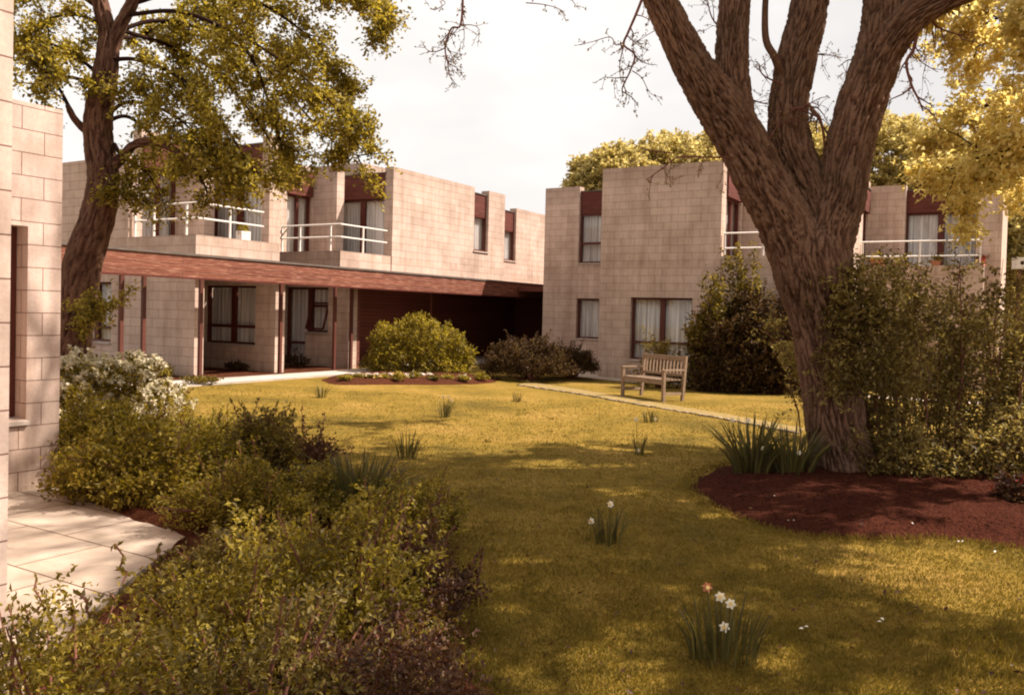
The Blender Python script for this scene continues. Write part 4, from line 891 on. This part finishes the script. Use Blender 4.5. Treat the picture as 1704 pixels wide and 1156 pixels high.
# spare plants under the walkway
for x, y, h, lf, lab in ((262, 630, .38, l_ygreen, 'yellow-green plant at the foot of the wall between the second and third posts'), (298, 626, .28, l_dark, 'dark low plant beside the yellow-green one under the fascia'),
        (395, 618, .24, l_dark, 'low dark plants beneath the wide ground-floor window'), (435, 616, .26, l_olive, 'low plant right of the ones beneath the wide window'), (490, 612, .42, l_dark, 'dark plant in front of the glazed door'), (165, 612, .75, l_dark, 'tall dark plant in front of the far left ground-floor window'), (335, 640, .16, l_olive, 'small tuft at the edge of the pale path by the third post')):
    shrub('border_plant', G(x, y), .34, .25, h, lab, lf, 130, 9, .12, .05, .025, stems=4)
for i, x in enumerate((575, 598, 618, 640, 662, 690, 720, 745, 770, 800)):
    shrub('bedding_plant', G(x, 636+RNG.uniform(-2, 2)), .15, .13, RNG.uniform(.12, .28), ['yellow-leaved bedding plant at the left end of the flower bed', 'low bedding plant with pinkish flowers, second from the left in the bed', 'orange-flowered bedding plant below the bush', 'small bedding plant right of the orange-flowered one', 'green bedding plant near the middle of the flower bed', 'pale bedding plant below the middle of the bush', 'leafy bedding plant under the right half of the bush', 'brownish bedding plant under the right side of the bush', 'low plant near the right end of the flower bed', 'last low plant at the right end of the flower bed'][i],
          [l_ygreen, l_olive2, l_olive, l_ygreen][i % 4], 60, 8, .08, .045, .025, cat='bedding plant', group='bedding plants in the flower bed', stems=2, flowers=([l_cream, m_cup][i in (2, 4)], 9, .035, 'blossom') if i in (1, 2, 4, 5, 8) else None)
# a row of pale stones edging the flower bed
def stone(base, sx, sy, sz, label, group):
    bm = bmesh.new(); bmesh.ops.create_icosphere(bm, subdivisions=2, radius=1); sd_ = RNG.uniform(0, 50)
    for v in bm.verts:
        k = 1+.35*noise.noise(v.co*1.3+Vector((sd_, 0, 0))); v.co = Vector((np.sign(v.co.x)*abs(v.co.x)**.7*sx*k, np.sign(v.co.y)*abs(v.co.y)**.7*sy*k, (np.sign(v.co.z)*abs(v.co.z)**.7*k+.5)*sz))
    me = bpy.data.meshes.new('edging_stone'); bm.to_mesh(me); bm.free(); o = link('edging_stone', me, m_cap); o.location = tuple(base); o.rotation_euler = (0, 0, RNG.uniform(-.3, .3)+TH)
    return props(o, label, 'stone', group)
m_stone = m_path
for i, x in enumerate(np.linspace(585, 715, 11)):
    stone(G(x, 630), .11, .07, .09, 'pale stone in the row edging the flower bed under the rounded bush', 'pale stones edging the flower bed')
TA = catmull([(*p, 0) for p in tanA], 8); ee = empty('stone_edging', (float(TA[0][0]), float(TA[0][1]), 0), 0, 'broken line of low stones edging the worn path below the bench', 'edging')
m_moss = simple('mossy_stone', (.16, .11, .05), (.34, .26, .17), 9, .9, .4, .006)
for i in range(0, len(TA)-1, 1):
    for q in (0, .5):
        if RNG.uniform() < .3: continue
        p = TA[i]*(1-q)+TA[i+1]*q; d = unit(TA[i+1]-TA[i]); l = np.linalg.norm(TA[i+1]-TA[i])*.5-.012; w = RNG.uniform(.035, .055)
        a0 = p-TA[0]+RNG.normal(0, .012, 3)*[1, 1, 0]; a1 = a0+d*l; z = gz2(p[0], p[1])
        em = MB(); em.bar((a0[0], a0[1], z-.004+RNG.uniform(-.01, .01)), (a1[0], a1[1], z-.004+RNG.uniform(-.01, .01)), w*2, .06); em.build('stone', m_moss, ee)

# ------------------------------------------------------------------ bench
def bench():
    p = G(1036, 659); e = empty('garden_bench', tuple(p), radians(-57), 'weathered slatted wooden garden bench facing left on the lawn by the flats', 'bench')
    Ln, Dp = 1.25, .52
    for nm, x, y, h in (('leg', 0, 0, .62), ('leg', Ln, 0, .62), ('leg', 0, Dp, .92), ('leg', Ln, Dp, .92)):
        m = MB(); m.bar((x, y, -.03), (x, y+(.07 if y else 0), h), .06, .06); m.build('leg', m_wood, e)
    m = MB()
    for k in range(5): m.box(.0, Ln, .0+k*.098, .075+k*.098, .425, .447)
    m.build('seat', m_wood, e)
    m = MB(); m.box(.032, Ln-.032, -.02, .008, .345, .42); m.build('apron', m_wood, e)
    back = MB(); back.box(.032, Ln-.032, Dp+.045, Dp+.075, .82, .91); back.box(.032, Ln-.032, Dp+.028, Dp+.055, .50, .55)
    b = back.build('backrest', m_wood, e)
    for k in range(11):
        x = .11+k*(Ln-.22)/10; s = MB(); s.bar((x, Dp+.04, .55), (x, Dp+.06, .82), .042, .016); s.build('slat', m_wood, b)
    for x in (0, Ln):
        m = MB(); m.box(x-.04, x+.04, -.05, Dp+.02, .622, .65); m.build('armrest', m_wood, e)
        m = MB(); m.box(x-.018, x+.018, .03, Dp-.03, .13, .18); m.build('stretcher', m_wood, e)
bench()

# ------------------------------------------------------------------ balcony pots, small things
def lp(b, a, z): return w_ab(b, a, z)
def planter_box(b, a, w, label, m=m_white):
    e = empty('window_box', tuple(lp(b, a, 3.225)), TH, label, 'planter'); mb = MB()
    x, y, z = w, .13, .2
    for bx in ((-x, x, -y, -y+.02, 0, z), (-x, x, y-.02, y, 0, z), (-x, -x+.02, -y+.02, y-.02, 0, z), (x-.02, x, -y+.02, y-.02, 0, z), (-x+.02, x-.02, -y+.02, y-.02, 0, .15)): mb.box(*bx)
    mb.build('box', m, e); T = np.stack([RNG.uniform(-x, x, 60), RNG.uniform(-y, y, 60), RNG.uniform(.18, .34, 60)], 1)
    link('foliage', leaves_mesh('foliage', *twig_leaves(T, np.tile([0, 0, 1.], (60, 1)), .1, 7, .05, .025)), l_ygreen, e)
planter_box(-15.33, 13.6, .1, 'white planter on the side wall of the left-hand balcony behind the leaves')
def pot(b, a, z, label, m, r=.11, h=.2, plant=l_ygreen, ph=.25):
    e = empty('flower_pot', tuple(lp(b, a, z)), TH, label, 'pot'); mb = MB(); mb.tube([(0, 0, 0), (0, 0, h), (0, 0, h+.03)], [r*.75, r, r*1.08], 16); mb.build('pot', m, e)
    T = np.stack([RNG.normal(0, r*.7, 40), RNG.normal(0, r*.7, 40), h+RNG.uniform(.02, ph, 40)], 1)
    link('foliage', leaves_mesh('foliage', *twig_leaves(T, unit(T*[1, 1, .6]), .1, 8, .05, .03)), plant, e)
pot(-3.45, 25.35, 3.245, 'broad pot of yellow-green plants at the left end of the right-hand balcony', m_terra, .22, .16, l_ygreen, .24)
pot(-2.9, 25.35, 3.065, 'pot of green plants second from the left on the right-hand balcony', m_terra, .2, .2, l_ygreen, .3)
pot(-.95, 25.45, 3.245, 'small red pot against the pier at the right end of the balcony', m_red, .10, .24, l_dark, .05)
pot(-2.0, 25.12, 3.245, 'trailing green plant on the balcony wall below the white-curtained window', m_terra, .12, .1, l_olive2, .22)
# white box with a round hole on a post beyond the hedge, and the slate-roofed house behind
q = at(1697, 437, 20.); e = empty('nest_box', (q[0], q[1], 0), 0, 'small white box with a dark round hole at the right edge above the hedge', 'box')
mb = MB(); mb.box(-.13, .13, -.1, .1, q[2]-.15, q[2]+.12); bx_ = mb.build('box', m_white, e)
mb = MB(); mb.tube([(0, -.104, q[2]-.01), (0, -.098, q[2]-.01)], .045, 14); mb.build('hole', m_in, bx_)
mb = MB(); mb.box(-.035, .035, -.035, .035, -.1, q[2]-.151); mb.build('post', m_brown, e)
e = empty('distant_house', (32, 44, 0), .2, 'grey-roofed house just visible at the right edge beyond the hedge', 'house')
mb = MB(); mb.box(-6, 6, -4, 4, 0, 2.8); mb.build('wall', m_cap, e)
mb = MB(); P = [(-6.4, -4.4, 2.8), (6.4, -4.4, 2.8), (6.4, 4.4, 2.8), (-6.4, 4.4, 2.8), (-6.4, 0, 4.9), (6.4, 0, 4.9)]
for f in ((0, 1, 5, 4), (3, 4, 5, 2), (0, 4, 3), (1, 2, 5), (0, 3, 2, 1)): mb.face([P[i] for i in f])
mb.build('roof', simple('grey_slate', (.20, .20, .22), (.28, .28, .31), 6, .8, .2, .01), e)
mb = MB(); mb.box(-2, -.8, -4.05, -4.01, 1, 2.2); mb.build('window', m_in, e)
far_h = empty('boundary_hedge', (22, 30, 0), 0, 'dull brown-green boundary hedge at the far right edge', 'hedge')
T = np.stack([RNG.uniform(-8, 12, 2600), RNG.uniform(-.5, .5, 2600), RNG.uniform(.1, 3.1, 2600)], 1)
link('foliage', leaves_mesh('foliage', *twig_leaves(T, unit(RNG.normal(0, 1, (2600, 3))-[0, 1, 0]), .3, 9, .14, .09)), l_hedge, far_h)

# ------------------------------------------------------------------ grass blades, bark chips (uncountable)
def grass():
    n = 330000; Y = 1/RNG.uniform(1/17., 1/2.6, n); X = RNG.uniform(-.62, .66, n)*Y*1.02; z = gz(X, Y)
    polys = [LB, MBO, FB]; keep = np.ones(n, bool)
    def ins(P):
        P = np.array([p[:2] for p in P]); c = np.zeros(n, bool); j = len(P)-1
        for i in range(len(P)):
            xi, yi, xj, yj = *P[i], *P[j]
            m = ((yi > Y) != (yj > Y)) & (X < (xj-xi)*(Y-yi)/(yj-yi+1e-12)+xi); c ^= m; j = i
        return c
    for P in polys: keep &= ~ins(P)
    keep &= ~(ins([(a[0], a[1]) for a in catmull([(*p, 0) for p in tanA], 6)]+[(a[0], a[1]) for a in catmull([(*p, 0) for p in tanB[::-1]], 6)]) & (RNG.uniform(0, 1, n) < .6))
    keep &= ~ins(pav); keep &= (X*VX[0]+Y*VX[1]) > -13.75
    X, Y, z = X[keep], Y[keep], z[keep]; n = len(X)
    z = z+np.array([.022*noise.noise(Vector((a*.5, b*.5, 0))) for a, b in zip(X, Y)])
    tuft = np.array([noise.noise(Vector((a*3.1, b*3.1, 5))) for a, b in zip(X, Y)])
    C = np.stack([X, Y, z-.004], 1); A = RNG.normal(0, .55, (n, 3)); A[:, 2] = 1; Nn = RNG.normal(0, 1, (n, 3)); Nn[:, 2] *= .2
    h = .026*(1+.5*tuft)*RNG.uniform(.6, 1.4, n)
    w = .0035*(1+Y*.16)
    return props(link('grass', leaves_mesh('grass', C, A, Nn, h, w, .1), l_grass), kind='stuff')
grass()
chips('bark_chips', MBO, 9000, .03, m_mulch, .11)
chips('soil_crumbs', LB, 5000, .02, m_soil, .06)
def litter():
    C = []
    for x, y in ((1440, 810), (1330, 795), (1350, 822), (1310, 830), (1400, 840), (1522, 890), (1315, 885), (1590, 905), (1280, 840), (1655, 920), (1340, 1055), (1455, 1035), (1690, 1100), (1680, 1120)): C.append(G(x, y)+np.array([0, 0, .09 if y < 900 else .03]))
    C = np.repeat(np.array(C[:-2]), 2, 0)+RNG.normal(0, .03, (2*len(C[:-2]), 3))*[1, 1, .1]; n = len(C); A = RNG.normal(0, 1, (n, 3)); A[:, 2] *= .3; Nn = RNG.normal(0, .3, (n, 3)); Nn[:, 2] += 1
    return props(link('fallen_petals', leaves_mesh('fallen_petals', C, A, Nn, .028, .018), m_petal), kind='stuff')
litter()

# longer tufts and scattered clumps in the turf, fallen leaves
def tufts():
    parts = []
    cs = [(G(1640, 1085), .22, 260, .085), (G(1600, 1125), .2, 200, .07), (G(1690, 1060), .2, 160, .07), (G(1480, 1060), .12, 70, .05), (G(905, 1010), .1, 60, .05)]
    for _ in range(150):
        y = 1/RNG.uniform(1/15, 1/3.); x = RNG.uniform(-.25, .6)*y
        if inside((x, y), MBO) or inside((x, y), LB) or inside((x, y), FB): continue
        cs.append((np.array([x, y, gz2(x, y)]), RNG.uniform(.04, .14), int(RNG.uniform(15, 50)), RNG.uniform(.03, .055)))
    for k in range(0, len(MBO), 1):                                     # grass creeping over the bed edge
        p = MBO[k]; cs.append((np.array([p[0], p[1], gz2(p[0], p[1])+.005]), .10, 34, .05))
    for c, r, n, h in cs:
        a = RNG.uniform(0, 2*pi, n); q = r*np.sqrt(RNG.uniform(0, 1, n)); C = c+np.stack([np.cos(a)*q, np.sin(a)*q, 0*a-.004], 1)
        A = RNG.normal(0, .5, (n, 3)); A[:, 2] = 1; Nn = RNG.normal(0, 1, (n, 3)); Nn[:, 2] *= .2
        parts.append((C, A, Nn, h*RNG.uniform(.5, 1.3, n), np.full(n, .0055)))
    return props(link('grass_tufts', leaves_mesh('grass_tufts', *cat_leaves(parts)), l_grass), kind='stuff')
tufts()
def fallen():
    n = 420; Y = 1/RNG.uniform(1/14., 1/2.8, n); X = RNG.uniform(-.3, .62, n)*Y
    C = np.stack([X, Y, [gz2(a, b)+.03+(.06 if inside((a, b), MBO) else 0) for a, b in zip(X, Y)]], 1); A = RNG.normal(0, 1, (n, 3)); A[:, 2] *= .3; Nn = RNG.normal(0, .4, (n, 3)); Nn[:, 2] += 1
    return props(link('fallen_leaves', leaves_mesh('fallen_leaves', C, A, Nn, RNG.uniform(.02, .05, n), .02), l_maroon), kind='stuff')
fallen()
q = at(131, 536, 13.4); mb = MB(); mb.tube([(0, 0, -.05), (0, 0, q[2])], .028, 12); mb.tube([(0, 0, q[2]), (0, 0, q[2]+.02)], .034, 12)
o = mb.build('post', m_white); o.location = (q[0], q[1], 0); props(o, 'slim white post standing right beside the foot of the leaning tree', 'post')
